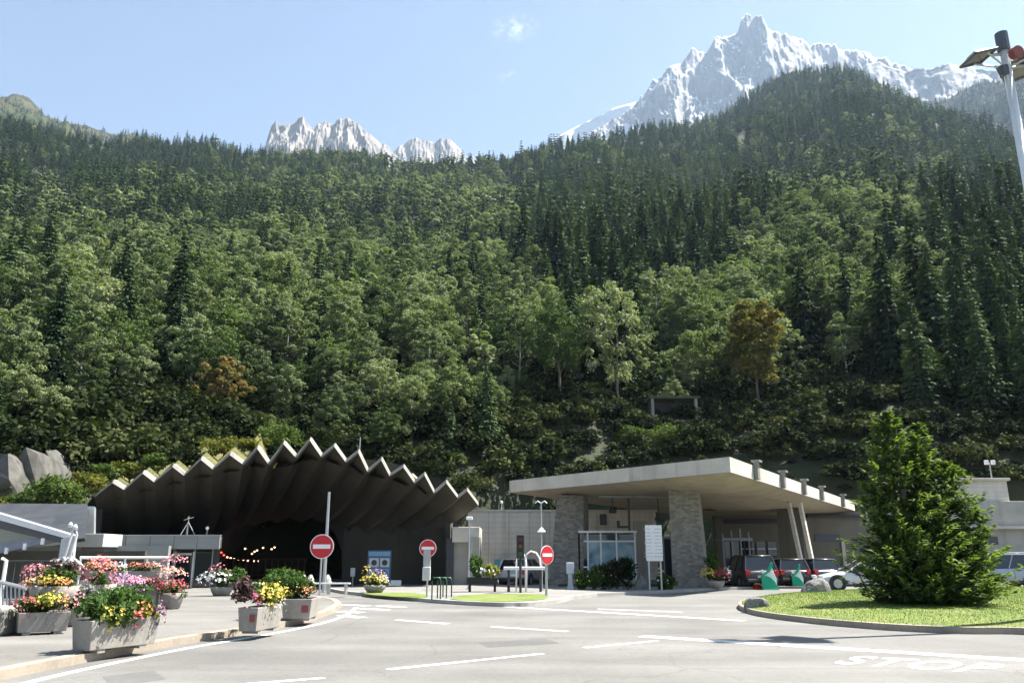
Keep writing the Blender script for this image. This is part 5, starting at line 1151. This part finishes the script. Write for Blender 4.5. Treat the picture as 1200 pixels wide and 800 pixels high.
car('silver_van', 'silver blue people carrier with roof rails at the right edge', (XA(1171, 46, .5), 46.5, .005), PI-.04, (.33, .38, .44), 4.7, 1.85, 1.75, 'van', 'van')
car('silver_car', 'silver grey car behind the white bar barrier and traffic light', carat(614, 47.5), PI/2-.35, (.34, .34, .35), 4.2, 1.75, 1.5)
# green warning figures, cones --------------------------------------------------
GRN = mat('bright_green_plastic', (.0, .30, .17), .4, var=.08); CONE_R = mat('cone_red', (.55, .05, .02), .5)
def warn(px0, px1, py_b, py_t, label, group=None, z0=.005):
    b0 = G((px0+px1)/2, py_b, z0); s = (XA(px1, b0.y, .5)-XA(px0, b0.y, .5)); h = P(0, py_t, b0.y).z-z0
    t = thing('warning_figure', label, 'warning figure', b0, 0, group)
    def slab(name, pts, m, par, y0=-.05, y1=.05): mb = MB(); mb.loft([[Vector((x*s, yy, z*h)) for x, z in pts] for yy in (y0, y1)]); return mb.build(name, m, par, bevel=.01)
    slab('body', [(-.42, 0), (.42, 0), (.40, .14), (.3, .28), (.12, .42), (-.05, .48), (-.32, .50), (-.45, .52), (-.44, .2)], GRN, t)
    wp = slab('back_panel', [(-.36, .50), (.42, .14), (.44, .4), (.3, .62), (.16, .98), (.02, .7), (-.2, .56)], WHITE, t, .06, .12)
    slab('arm', [(-.40, .50), (-.26, .52), (.02, .64), (.20, .80), (.26, 1.0), (.12, .98), (.02, .84), (-.12, .68), (-.40, .60)], GRN, t)
    mb = MB(); disc(mb, .10*s, -.06, .12, 14, -.33*s, .66*h); mb.build('head', WHITE, t)
    mb = MB(); mb.box((0, 0, .02), (s*.9, .45, .05)); mb.build('foot', GRN, t, bevel=.015)
warn(892, 913, 690.5, 658.5, 'left bright green and white warning figure with raised arm beside the black car')
warn(928, 944, 689, 660.5, 'right bright green and white warning figure with raised arm beside the grey boulder')
warn(957, 966, 686, 660, 'small green and white warning figure at the nose of the white car')
def cone(px, py_b, h, label):
    b0 = G(px, py_b, .005); t = thing('traffic_cone', label, 'cone', b0); mb = MB(); mb.box((0, 0, .02), (h*.52, h*.52, .04)); mb.build('base', CONE_R, t, bevel=.01)
    R_ = lambda z: (.19*(1-z)+.03)*h
    def ring(z, e=0): return [Vector(((R_(z)+e)*math.cos(a), (R_(z)+e)*math.sin(a), .04+z*h)) for a in np.linspace(0, 2*PI, 17)[:16]]
    mb = MB(); mb.loft([ring(0), ring(1)]); mb.build('cone_body', CONE_R, t, True)
    for a_, b_ in ((.2, .42), (.62, .86)): mb = MB(); mb.loft([ring(a_, .006), ring(b_, .006)], cap=False); mb.build('white_band', WHITE, t, True)
cone(887.5, 690, 1.05, 'tall red and white traffic cone to the left of the green figure'); cone(924.5, 688, .8, 'red and white traffic cone between the two green figures'); cone(949, 687.5, .8, 'red and white traffic cone behind the rounded boulder')
# ---------------------------------------------------------------- flowers and planters
def petalmat(name, c): return mat('petals_'+name, c, .6, var=.25, scale=9)
PET = {'pink': (.50, .20, .22), 'coral': (.48, .15, .14), 'red': (.32, .04, .045), 'yellow': (.58, .45, .07), 'orange': (.55, .20, .08), 'magenta': (.32, .04, .11), 'white': (.72, .70, .68), 'purple': (.12, .03, .09), 'lilac': (.42, .22, .42), 'peach': (.72, .40, .30)}
LG = leafmat('planter_leaves', [(.03, .06, .015), (.06, .11, .03), (.10, .16, .045)], .3, 3, 0); LGY = leafmat('yellow_green_leaves', [(.16, .20, .04), (.34, .34, .06)], .3, 3, 0)
LPUR = leafmat('purple_leaves', [(.05, .03, .035), (.14, .09, .08)], .2, 3, 0); LSIL = leafmat('silver_leaves', [(.16, .17, .17), (.34, .35, .35)], .2, 3, 0)
def foliage(parent, c, r, n, size, leaf, name='foliage', asp=.5, up=.3, stem=True):
    c = np.array(c, float); r = np.array(r, float)*(.9 if name == 'foliage' else 1); ncl = max(5, n//45); L = []
    u = unit(ncl); q = rng.uniform(.2, .95, ncl)[:, None]; CC = c+u*q*r; CC[:, 2] = np.maximum(CC[:, 2], c[2]-r[2]*.8)
    for i in range(ncl):
        k = n//ncl; v = unit(k); pos = CC[i]+v*rng.uniform(.3, 1, k)[:, None]*r*.38
        T = v*.8+np.array([0, 0, up])+unit(k)*.4; L.append(cards(pos, v*.4+unit(k)*.6+[0, 0, .3], size*rng.uniform(.6, 1.4, k), asp, T))
    V, Q = cat_cards(L); me = np_mesh(name, V, Q); o = link(name, me, leaf, parent); return o
def blossoms(parent, c, r, n, size, colr, name='blossoms'):
    """five petalled heads over the outside of the clump"""
    n = int(n*.62); size = size*.8; c = np.array(c, float); r = np.array(r, float)*1.06; v = unit(n); v[:, 1] = np.where(rng.random(n) < .75, -np.abs(v[:, 1]), v[:, 1]); v[:, 2] = np.where(rng.random(n) < .75, np.abs(v[:, 2]), v[:, 2])
    pos = c+v*r*rng.uniform(.75, 1.12, n)[:, None]; V = []; Fc = []; o = 0
    for i in range(n):
        N = (v[i]+rng.normal(size=3)*.4+[0, -.2, .3]); N /= np.linalg.norm(N); T = np.cross(N, [.3, .5, .8]); T /= np.linalg.norm(T); B = np.cross(N, T); s = size*rng.uniform(.6, 1.3)/2; a0 = rng.uniform(0, 6)
        V.append(pos[i]+N*s*.1)
        for k in range(10):
            a = a0+2*PI*k/10; rr2 = s*(1 if k % 2 == 0 else .55); V.append(pos[i]+(T*math.cos(a)+B*math.sin(a))*rr2+N*s*(.45 if k % 2 == 0 else .2))
        Fc += [(o, o+1+k, o+1+(k+1) % 10) for k in range(10)]; o += 11
    me = bpy.data.meshes.new(name); me.from_pydata([tuple(x) for x in V], [], Fc); me.update(); return link(name, me, petalmat(colr, PET[colr]), parent)
TROUGH = concrete('planter_concrete', (.30, .28, .25), .55); SOIL = mat('soil', (.04, .03, .02), .95)
REDM = mat('faded_red_square', (.20, .04, .04), .6)
def trough(parent, Lx, Wy, H, feet=True):
    def ring(lx, wy, z): return [Vector((x*lx/2, y*wy/2, z)) for x, y in ((-1, -1), (1, -1), (1, 1), (-1, 1))]
    mb = MB(); mb.loft([ring(Lx*.93, Wy*.86, .05), ring(Lx, Wy, H), ring(Lx-.10, Wy-.10, H), ring(Lx-.12, Wy-.12, H-.12)], cap=True); o = mb.build('trough', TROUGH, parent, bevel=.012)
    for k in (-.3, .3): mb = MB(); mb.box((Lx*k, 0, .028), (.14, Wy*.8, .056)); mb.build('foot', TROUGH, parent)
    mb = MB(); mb.loft([ring(Lx-.13, Wy-.13, H-.1), ring(Lx-.13, Wy-.13, H-.04)]); mb.build('soil', SOIL, parent); return o
def planter(label, a_px, b_px, width, H, rz=None, group='concrete planters', name='flower_trough'):
    a = G(*a_px, .12); b_ = G(*b_px, .12); d = b_-a; n = Vector((-d.y, d.x, 0)).normalized(); c = (a+b_)/2+n*width/2
    t = thing(name, label, 'planter', (c.x, c.y, .12), math.atan2(d.y, d.x), group); trough(t, d.length, width, H); t['_L'] = d.length; L_ = d.length; del t['_L']; return t, L_
# big trough nearest to the camera: the seen long face runs away from the lens
t, L_ = planter('nearest long concrete trough with tall green foliage, yellow and dark red flowers hanging over', (103, 767), (185, 757), .46, .50, group=None)
foliage(t, (-.18, .0, .66), (.58, .42, .34), 5200, .085, LG, up=.6); foliage(t, (.45, .05, .63), (.4, .3, .24), 1500, .08, LG, up=.5)
blossoms(t, (-.30, -.22, .52), (.20, .14, .20), 80, .075, 'yellow'); foliage(t, (-.30, -.22, .45), (.2, .12, .18), 250, .06, LGY)
blossoms(t, (.22, -.22, .55), (.22, .14, .18), 70, .07, 'orange'); blossoms(t, (.15, -.26, .47), (.14, .08, .14), 40, .07, 'red'); blossoms(t, (.0, -.25, .55), (.16, .1, .12), 40, .06, 'purple')
blossoms(t, (.62, -.18, .50), (.12, .16, .22), 110, .065, 'purple'); foliage(t, (.42, -.2, .58), (.3, .15, .16), 400, .07, LGY)
t, L_ = planter('low concrete trough with red, lemon and pink flowers behind the nearest trough on the left', (18, 745), (80, 742), .55, .42, group=None)
foliage(t, (0, 0, .55), (.62, .3, .26), 1900, .08, LG); blossoms(t, (-.35, -.2, .5), (.25, .18, .22), 100, .075, 'red'); blossoms(t, (.05, -.18, .6), (.3, .2, .2), 120, .075, 'yellow'); blossoms(t, (.45, -.2, .55), (.26, .2, .26), 150, .08, 'pink'); foliage(t, (.05, -.2, .6), (.3, .2, .2), 300, .07, LGY)
t, L_ = planter('middle concrete trough with magenta, yellow flowers and bronze shrub, red square on its end', (300, 743), (330, 736.8), .42, .50, group=None)
EXT = 0
foliage(t, (.15, .05, .75), (.6, .35, .25), 1100, .07, LG); blossoms(t, (.0, -.12, .66), (.45, .26, .26), 230, .075, 'yellow'); foliage(t, (.1, -.1, .66), (.5, .25, .3), 800, .07, LGY)
blossoms(t, (-.42, .08, .60), (.22, .28, .18), 110, .075, 'magenta'); foliage(t, (-.4, .2, .80), (.26, .24, .32), 1300, .08, LPUR, up=.9); blossoms(t, (.4, -.2, .45), (.3, .1, .2), 40, .055, 'white')
mb = MB(); mb.box((-L_/2+.0, -.1, .3), (.02, .1, .14)); mb.build('red_square', REDM, t)
t, L_ = planter('far concrete trough with orange flowers below a tall rounded green shrub', (364, 727.5), (375, 723.3), .72, .5, group=None)
foliage(t, (.2, .55, .80), (.55, .60, .42), 3600, .10, LG, up=.5); foliage(t, (-.1, .55, .6), (.4, .35, .25), 700, .08, LGY); blossoms(t, (-.25, .6, .62), (.3, .35, .25), 110, .07, 'yellow')
blossoms(t, (-.1, -.05, .62), (.35, .3, .18), 110, .07, 'orange'); foliage(t, (.1, .0, .75), (.35, .35, .32), 800, .08, LG); 
mb = MB(); mb.box((-L_/2+.02, -.2, .28), (.02, .16, .16)); mb.build('red_square', REDM, t)
def bowl(px, py_b, py_rim, r_px, label, z0=.12, group=None, name='flower_bowl', col=None):
    b0 = G(px, py_b, z0); zr = P(px, py_rim, b0.y).z-z0; r = XA(px+r_px, b0.y)-XA(px, b0.y); t = thing(name, label, 'planter', b0, 0, group)
    n = 24; prof = [(.45, 0), (.5, .04), (.32, zr*.35), (.5, zr*.45), (.85, zr*.72), (1.0, zr), (.93, zr), (.88, zr-.08)] if zr > .6 else [(.6, 0), (.7, .03), (.92, zr*.6), (1, zr), (.93, zr), (.88, zr-.06)]
    mb = MB(); mb.loft([[Vector((q*r*math.cos(a), q*r*math.sin(a), z)) for a in np.linspace(0, 2*PI, n+1)[:n]] for q, z in prof], cap=True); mb.build('bowl', col or TROUGH, t, True)
    return t, r, zr
t, r, z = bowl(57, 735, 686, 27, 'tall stone bowl on a foot with pink, yellow and orange flowers at the left', group=None)
foliage(t, (0, 0, z+.15), (r, r, .3), 1500, .08, LG); foliage(t, (.2, .1, z+.35), (.35, .3, .25), 700, .08, LPUR); blossoms(t, (-.35, -.1, z+.22), (.28, .3, .24), 200, .08, 'pink'); blossoms(t, (.05, -.35, z+.08), (.42, .2, .14), 160, .08, 'yellow'); blossoms(t, (.25, -.35, z+.05), (.3, .15, .12), 80, .07, 'orange'); blossoms(t, (.1, .1, z+.5), (.25, .2, .1), 60, .07, 'white'); blossoms(t, (-.3, -.35, z+.05), (.28, .15, .12), 80, .07, 'peach')
t, r, z = bowl(112, 728, 684, 18, 'tall bowl overflowing with coral pink flowers behind the nearest trough', group=None)
foliage(t, (0, 0, z+.1), (r, r, .3), 900, .08, LG); blossoms(t, (0, -.1, z+.22), (r*1.15, r, .38), 420, .09, 'coral'); foliage(t, (-.15, -.2, z-.25), (.32, .2, .25), 700, .09, LSIL)
t, r, z = bowl(85, 733, 712, 20, 'low bowl with silver leaves and one red flower cluster between the tall bowls', group=None)
foliage(t, (0, 0, z+.2), (.5, .4, .32), 1300, .09, LG); blossoms(t, (0, -.3, z+.22), (.16, .14, .14), 60, .08, 'coral'); foliage(t, (.3, -.1, z+.3), (.3, .3, .3), 600, .1, LSIL)
t, r, z = bowl(145, 715, 697, 24, 'lilac and pink flower bowl behind the nearest trough', group=None); foliage(t, (0, 0, z+.1), (.8, .4, .3), 900, .09, LG); blossoms(t, (-.1, -.1, z+.3), (.8, .4, .25), 330, .09, 'lilac'); blossoms(t, (.3, -.2, z+.3), (.3, .3, .2), 60, .09, 'pink')
t, r, z = bowl(200, 713, 694, 14, 'small pot with red flowers and peach ones above standing alone on the pavement', group=None); foliage(t, (0, 0, z+.1), (.5, .4, .3), 900, .09, LG); blossoms(t, (0, -.15, z+.15), (.52, .4, .25), 300, .09, 'red'); blossoms(t, (-.05, 0, z+.5), (.42, .3, .22), 220, .09, 'peach'); blossoms(t, (-.05, .1, z+.85), (.35, .3, .2), 160, .09, 'pink')
t, r, z = bowl(259, 697.5, 687, 13, 'bowl of large white flowers in front of the dark tunnel mouth', group=None); foliage(t, (.2, 0, z+.35), (.75, .5, .45), 900, .14, LG); blossoms(t, (-.2, -.2, z+.25), (.65, .4, .3), 130, .17, 'white'); blossoms(t, (-.1, -.1, z+.6), (.4, .4, .25), 40, .15, 'pink')
t, r, z = bowl(439, 694, 685.5, 13, 'wide bowl of yellow flowers on the grass strip before the blue sign', group=None); foliage(t, (0, 0, z+.15), (.6, .4, .3), 600, .12, LG); blossoms(t, (0, -.15, z+.2), (.55, .35, .25), 190, .13, 'yellow'); blossoms(t, (-.35, 0, z+.5), (.2, .2, .3), 40, .11, 'yellow'); blossoms(t, (.1, .1, z+.5), (.3, .2, .15), 40, .11, 'lilac'); blossoms(t, (.45, -.15, z+.2), (.2, .2, .2), 40, .12, 'white')
t, r, z = bowl(838, 688.5, 680, 12, 'planter with red and yellow flowers at the foot of the second stone pillar', group=None); blossoms(t, (.25, -.3, z+.25), (.35, .25, .3), 160, .13, 'red'); blossoms(t, (-.35, -.2, z+.3), (.35, .25, .3), 150, .13, 'yellow'); foliage(t, (0, 0, z+.25), (.6, .4, .35), 700, .12, LG); blossoms(t, (.55, -.2, z+.3), (.2, .2, .35), 50, .12, 'white')
foliage(t, (0.0, .3, z+.9), (.42, .42, .55), 1800, .1, LG, 'cone_shrub', up=.8)
# long hanging flower boxes on the ramp railing
t = thing('ramp_railing', 'white tubular railing of the ramp in front of the low building', 'railing', (XA(148, 27), 27, .12)); orl = Vector(t.location)
for py in (653, 671): p, q = P(94, py, 27)-orl, P(199, py, 27)-orl; MB().tube([p, q], .04, 8).build('rail', WHITE, t)
p, q = P(84, 652, 27)-orl, P(103, 668, 26.6)-orl; MB().tube([p, q], .035, 6).build('rail', WHITE, t)
for px in (95, 121, 147, 173, 198): a = P(px, 653, 27)-orl; MB().tube([(a.x, 0, 0), (a.x, 0, a.z)], .03, 6).build('post', WHITE, t)
simple('ramp_wall', 'low grey ramp wall below the white railing', 'wall', 92, 200, 27.2, 27.5, .12, zat(680, 27), CONC_GREY)
for (px0, px1, py, Y, cols, lab) in ((102, 148, 667, 26.7, ('yellow', 'orange', 'white'), 'left flower box hanging on the white railing with lemon and orange flowers'), (152, 190, 667, 26.7, ('orange', 'coral', 'peach'), 'right flower box hanging on the white railing with orange and coral flowers'),
      (100, 145, 686, 24.8, ('lilac', 'orange', 'pink'), 'lower flower box with lilac and orange flowers at the foot of the ramp wall'), (150, 190, 685, 24.8, ('coral', 'orange', 'red'), 'lower flower box with coral red flowers at the foot of the ramp wall')):
    p0, p1 = P(px0, py, Y), P(px1, py, Y); Lb = p1.x-p0.x; t = thing('flower_box', lab, 'flower box', ((p0.x+p1.x)/2, Y, p0.z)); mb = MB(); mb.loft([[Vector((x*Lb/2*q, y*.13*q, z)) for x, y in ((-1, -1), (1, -1), (1, 1), (-1, 1))] for q, z in ((.93, -.26), (1, -.04))]); mb.build('box', TROUGH, t, bevel=.01)
    foliage(t, (0, 0, .05), (Lb/2, .2, .14), 700, .08, LG)
    for k, cc in enumerate(cols): blossoms(t, ((-.33+.33*k)*Lb, -.05, .08), (Lb*.2, .2, .14), 80, .085, cc)
    if py > 680: mb = MB(); mb.box((0, 0, (.12-p0.z-.26)/2), (Lb*.8, .2, p0.z-.12-.26)); mb.build('stand', CONC_GREY, t)
# plants on black bench planter, bushes before the kiosk
b0 = G(565, 693, .12); t = thing('bench_planter', 'tall leafy plant in a black legged planter before the portal wing', 'planter', b0); mb = MB(); mb.box((0, .2, .45), (1.35, .5, .3)); mb.build('box', BLACK, t, bevel=.02)
for x in (-.55, .55): mb = MB(); mb.box((x, .2, .15), (.1, .4, .3)); mb.build('leg', BLACK, t)
foliage(t, (-.3, .1, 1.1), (.4, .4, .7), 900, .2, LG, up=.9); foliage(t, (.3, .1, .85), (.5, .35, .35), 700, .18, LGY); blossoms(t, (.1, -.2, .8), (.4, .2, .2), 20, .16, 'white')
for i, (px, py_t, w_, cc, lab) in enumerate(((685, 668, .55, 'yellow', 'low bush with pale flowers at the left foot of the glass kiosk'), (699, 662, .6, 'pink', 'bush with pink flowers before the glass kiosk'), (716, 655, .75, 'pink', 'dark bush reaching halfway up the kiosk glass'), (733, 652, .8, 'coral', 'tallest dark bush at the right end of the kiosk'), (782, 672, .55, 'white', 'dark bush between the notice board posts and the second pillar'))):
    b0 = G(px, 691, .12); b0.y += .6; h = P(0, py_t, b0.y).z-.12; t = thing('flowering_bush', lab, 'bush', b0); foliage(t, (0, 0, h*.5), (w_, w_*.7, h*.55), 1500, .16, LB_DARK if i in (2, 3) else LG, up=.6); blossoms(t, (0, -.1, h*.4), (w_, w_*.6, h*.4), 12, .11, cc)
    MB().tube([(0, 0, 0), (0, 0, h*.4)], .04, 5).build('stem', BARK, t)
simple('planting_strip', 'narrow strip of low green ground plants along the kiosk and pillars', 'planting', 655, 786, 43.4, 44.4, .11, .2, mat('low_green_plants', (.03, .05, .015), .9, var=.4, scale=6, bmp=1, bscale=8))
# white picket barrier and bench left of the metal pole
for k, (px, lab) in enumerate(((347, 'leftmost'), (355, 'second from left'), (363, 'third from left'), (383, 'fourth, beyond the pole'))):
    b0 = G(px, 692, .12); t = thing('pale_bollard', lab+' of the four pale pointed bollards beside the large no entry sign', 'bollard', b0); h = zat(673, b0.y)-.12
    mb = MB(); mb.loft([[Vector((r_*math.cos(a), r_*math.sin(a), z)) for a in np.linspace(0, 2*PI, 9)[:8]] for r_, z in ((.13, 0), (.13, h*.5), (.17, h*.55), (.15, h*.75), (.05, h))]); mb.build('shaft', CONC_PALE, t); mb = MB(); mb.box((0, 0, h*.52), (.36, .3, .05)); mb.build('collar', WHITE, t)
b0 = G(384, 696, .12); t = thing('white_bench', 'low white slatted bench on the kerb behind the pole', 'bench', b0); mb = MB()
for k in range(3): mb.box((0, k*.14, .42), (1.7, .1, .05))
mb.build('seat', WHITE, t)
for x in (-.7, 0, .7): mb = MB(); mb.box((x, .14, .2), (.07, .36, .4)); mb.build('leg', GALV, t)
b0 = G(274, 697, .12); t = thing('low_seat', 'low grey concrete seat beside the white flower bowl', 'seat', b0); mb = MB(); mb.box((.2, 0, .42), (1.5, .5, .12)); mb.build('slab', CONC_PALE, t, bevel=.02)
for x in (-.3, .7): mb = MB(); mb.box((x, 0, .18), (.16, .4, .36)); mb.build('leg', CONC_GREY, t)
# bar fence and concrete blocks at far left
t = thing('bar_fence', 'grey steel fence with upright bars at the left edge', 'fence', (XA(12, 21), 21, .12)); of = Vector(t.location)
p, q = P(-40, 672, 21)-of, P(31, 689, 21)-of; MB().tube([p, q], .05, 6).build('top_rail', GALV, t); p2, q2 = P(-40, 716, 21)-of, P(27, 716, 21)-of; MB().tube([p2, q2], .035, 6).build('bottom_rail', GALV, t)
for k in range(14): px = -36+k*4.9; a = P(px, 672+(px+40)*.24, 21)-of; b_ = P(px, 716, 21)-of; MB().tube([a, b_], .022, 5).build('bar', GALV, t)
b0 = G(6, 746, .12); o = None; t = thing('concrete_block', 'rough grey concrete block below the bar fence at the left edge', 'block', b0); mb = MB(); mb.box((-1.0, .5, .24), (1.7, .9, .48)); mb.build('block', mat('mossy_concrete', (.14, .14, .12), .9, var=.3, bmp=.4), t, bevel=.05); mb = MB(); mb.box((-1.0, .5, .50), (1.5, .7, .05)); mb.build('cap', CONC_PALE, t, bevel=.01)
t = thing('dark_railing', 'dark thin railing behind the flower bowls at the left', 'railing', (XA(45, 25), 25, .12)); od = Vector(t.location)
p, q = P(8, 657, 25)-od, P(70, 657, 25)-od; MB().tube([p, q], .03, 6).build('rail', DARKM, t)
for k in range(8): a = P(10+k*8.2, 657, 25)-od; MB().tube([(a.x, 0, 0), (a.x, 0, a.z)], .022, 5).build('bar', DARKM, t)
p = P(5.5, 668, 22); o = MB(); o.tube([(0, 0, -p.z+.12), (0, 0, .25), (-.12, 0, .3)], .045, 6); tag(o.build('pale_hook_post', WHITE, loc=p), 'short pale hooked post at the far left edge', 'post')
# ---------------------------------------------------------------- conifer on the round lawn
b0 = G(1078, 706.5, .29); t = thing('young_fir', 'bright green bushy fir tree standing on the round lawn', 'tree', b0)
LF = leafmat('fir_needles', [(.03, .055, .02), (.06, .10, .03), (.10, .15, .045)], .2, 1.2, 0); LFT = leafmat('fir_shoots', [(.08, .13, .03), (.15, .21, .05), (.20, .26, .08)], .35, 1.2, 0)
def fir_part(bx, by, tx, ty, H, R0, levels, h0=.15, seed=0, pw=.8):
    Cn, Nn, Tn, Sn, kind = [], [], [], [], []
    for i in range(levels):
        t_ = (i+rng.uniform(-.4, .4))/levels; t_ = min(max(t_, 0), 1); z = h0+(H-h0)*t_; ax, ay = bx+(tx-bx)*t_, by+(ty-by)*t_; rad = R0*(1-t_)**pw+.12
        if t_ < .12: rad *= .8+1.6*t_
        for k in range(11):
            a = rng.uniform(0, 2*PI); Lb = rad*rng.choice([.55, .8, 1.0, 1.1, 1.35]); rise = rng.uniform(-.05, .30) if t_ < .5 else rng.uniform(.1, .5)
            m_ = max(4, int(Lb*8))
            for j in range(m_):
                q = .25+.75*(j+rng.random())/m_
                for sgn in (-1, 1, 0, 0):
                    sw = sgn*.22*Lb*(1.15-q)*rng.uniform(.4, 1); dx, dy = math.cos(a), math.sin(a)
                    Cn.append([ax+dx*Lb*q-dy*sw, ay+dy*Lb*q+dx*sw, z+rise*Lb*q*q-.12*Lb*math.sin(q*PI)+rng.normal()*.04]); Nn.append([rng.normal()*.45-dx*.2, rng.normal()*.45-dy*.2, 1]); Tn.append([dx-dy*sgn*.8, dy+dx*sgn*.8, rise*q+.15])
                    Sn.append(rng.uniform(.13, .29)); kind.append(q > .74 and rng.random() < .75)
    return map(np.array, (Cn, Nn, Tn, Sn, kind))
parts = []
Xc = b0.x; fx = lambda px, z: XA(px, b0.y, z)-Xc
Hh = P(0, 482, b0.y).z-b0.z
for (px0, px1, py_t, R0, lv, dy) in ((1074, 1036, 481, 1.7, 34, 0), (1090, 1080, 495, 1.4, 30, .5), (1104, 1108, 535, 1.5, 22, -.2), (1122, 1146, 592, 1.15, 13, 0), (1058, 1016, 560, 1.1, 17, -.3), (1080, 1085, 600, 1.4, 14, -.6)):
    h = P(0, py_t, b0.y).z-b0.z; parts.append(tuple(fir_part(fx(px0, 1), dy, fx(px1, h), dy*.5, h, R0, lv)))
Cn, Nn, Tn, Sn, kd = (np.concatenate([p[i] for p in parts]) for i in range(5))
print('fir cards', len(Cn))
for sel, nm__, lf in ((~kd, 'crown', LF), (kd, 'shoots', LFT)):
    V, Q = cards(Cn[sel], Nn[sel], Sn[sel], .32, Tn[sel]); me = np_mesh(nm__, V, Q); link(nm__, me, lf, t)
MB().tube([(0, 0, -.2), (fx(1060, 3), 0, 3), (fx(1042, 7), 0, Hh*.95)], .16, 8, .03).build('trunk', BARK, t); MB().tube([(.1, .2, -.2), (fx(1085, 3), .4, 3), (fx(1078, 6), .3, Hh*.85)], .12, 8, .03).build('trunk', BARK, t)
for px, py, ln, lab in ((1020, 697, -.35, 'thin leaning stake left of the fir on the lawn'), (1150, 695, .12, 'thin upright stake right of the fir on the lawn')):
    q = G(px, py, .25); o = MB().tube([(0, 0, 0), (ln, 0, .75)], .035, 6).build('stake', mat('weathered_wood', (.10, .085, .065), .9), loc=q); tag(o, lab, 'stake')
# shrubs on the banks behind the portal and hall
LYG = leafmat('yellow_bank_shrub', [(.06, .08, .018), (.13, .135, .03), (.22, .20, .045)], .3, 1.2, 0); LBG = leafmat('bright_shrub', [(.04, .065, .018), (.08, .12, .03), (.13, .17, .045)], .3, 1, 0)
def shrub(px, py_b, Y, w_, h, leaf, label, n=1400, size=.22):
    p = P(px, py_b, Y); t = thing('shrub', label, 'shrub', p); foliage(t, (0, 0, h*.45), (w_, w_*.7, h*.55), n, size, leaf, up=.4); MB().tube([(0, 0, -.6), (0, 0, h*.5)], .06, 5).build('stem', BARK, t)
shrub(62, 597, 44, 1.7, 1.9, LBG, 'large bright green shrub behind the metal hall left of the fluted roof', 4200)
shrub(8, 597, 50, 1.2, 1.6, LYG, 'small yellow green shrub at the foot of the rock buttress', 800); shrub(30, 597, 47, 1.2, 1.4, LG, 'small dark green shrub in front of the dark wedge rock', 900)
for (px, py, Y, w_, h, lf, lab) in ((100, 575, 50, 1.6, 1.5, LYG, 'yellow green shrub at the left end of the fluted roof'), (122, 563, 52, 1.3, 1.3, LBG, 'leafy shrub above the first fin of the fluted roof'), (152, 557, 53, 1.7, 1.3, LYG, 'yellow green shrub above the second fin'), (185, 548, 53, 1.5, 1.2, LBG, 'green shrub above the third fin'), (220, 541, 53, 1.7, 1.1, LB_DARK, 'brownish dark shrub above the fourth fin'),
      (262, 531, 54, 2.4, 1.5, LYG, 'broad mustard yellow shrub above the fifth and sixth fins'), (296, 527, 53, 1.3, 1.1, LYG, 'small yellowish shrub above the seventh fin'), (330, 521, 56, 2.0, 1.9, LBG, 'rounded green shrub just left of the highest fin'), (375, 520, 58, 2.2, 1.4, LB_DARK, 'dark shrub behind the highest fin'), (500, 556, 60, 2.0, 1.6, LB_DARK, 'dark shrub behind the right fins of the roof'), (545, 575, 62, 2.2, 1.8, LB_DARK, 'dark shrub beyond the rightmost fin')):
    shrub(px, py+3, Y, w_, h, lf, lab, 1500)
for (px, py, Y, w_, h, lf, lab) in ((775, 528, 84, 2.6, 3.2, LBG, 'light green bush just above the middle of the flat canopy'), (735, 520, 86, 1.8, 2.0, LBG, 'pale green bush below the small slope shelter'), (1160, 552, 80, 3, 4.2, LBG, 'light leafy bush above the stepped grey building'), (600, 560, 80, 2.5, 3, LB_DARK, 'dark bush between the fluted roof and the canopy'), (670, 535, 85, 3, 4, LB_DARK, 'shaded bush above the left end of the canopy'), (905, 498, 100, 3.5, 1.8, LBG, 'sunlit low bush row below the orange crowned tree')):
    shrub(px, py, Y, w_, h, lf, lab, 2200, .28)
HAZE = 0.65e-4
# ---------------------------------------------------------------- air
hz_ = MB(); hz_.box((0, 0, (3700-1.1)/2), (13990, 13990, 3701.1)); 
m = bpy.data.materials.new('haze_air'); m.use_nodes = True; nt = m.node_tree; nt.nodes.clear()
out = nt.nodes.new('ShaderNodeOutputMaterial'); pv = nt.nodes.new('ShaderNodeVolumePrincipled')
pv.inputs['Color'].default_value = (.55, .74, 1.0, 1); pv.inputs['Density'].default_value = HAZE; pv.inputs['Anisotropy'].default_value = .2
lk(nt, pv.outputs[0], out.inputs['Volume'])
ho = hz_.build('haze', m); ho['kind'] = 'stuff'; tag(ho, 'thin pale blue summer haze filling the valley air', 'haze')
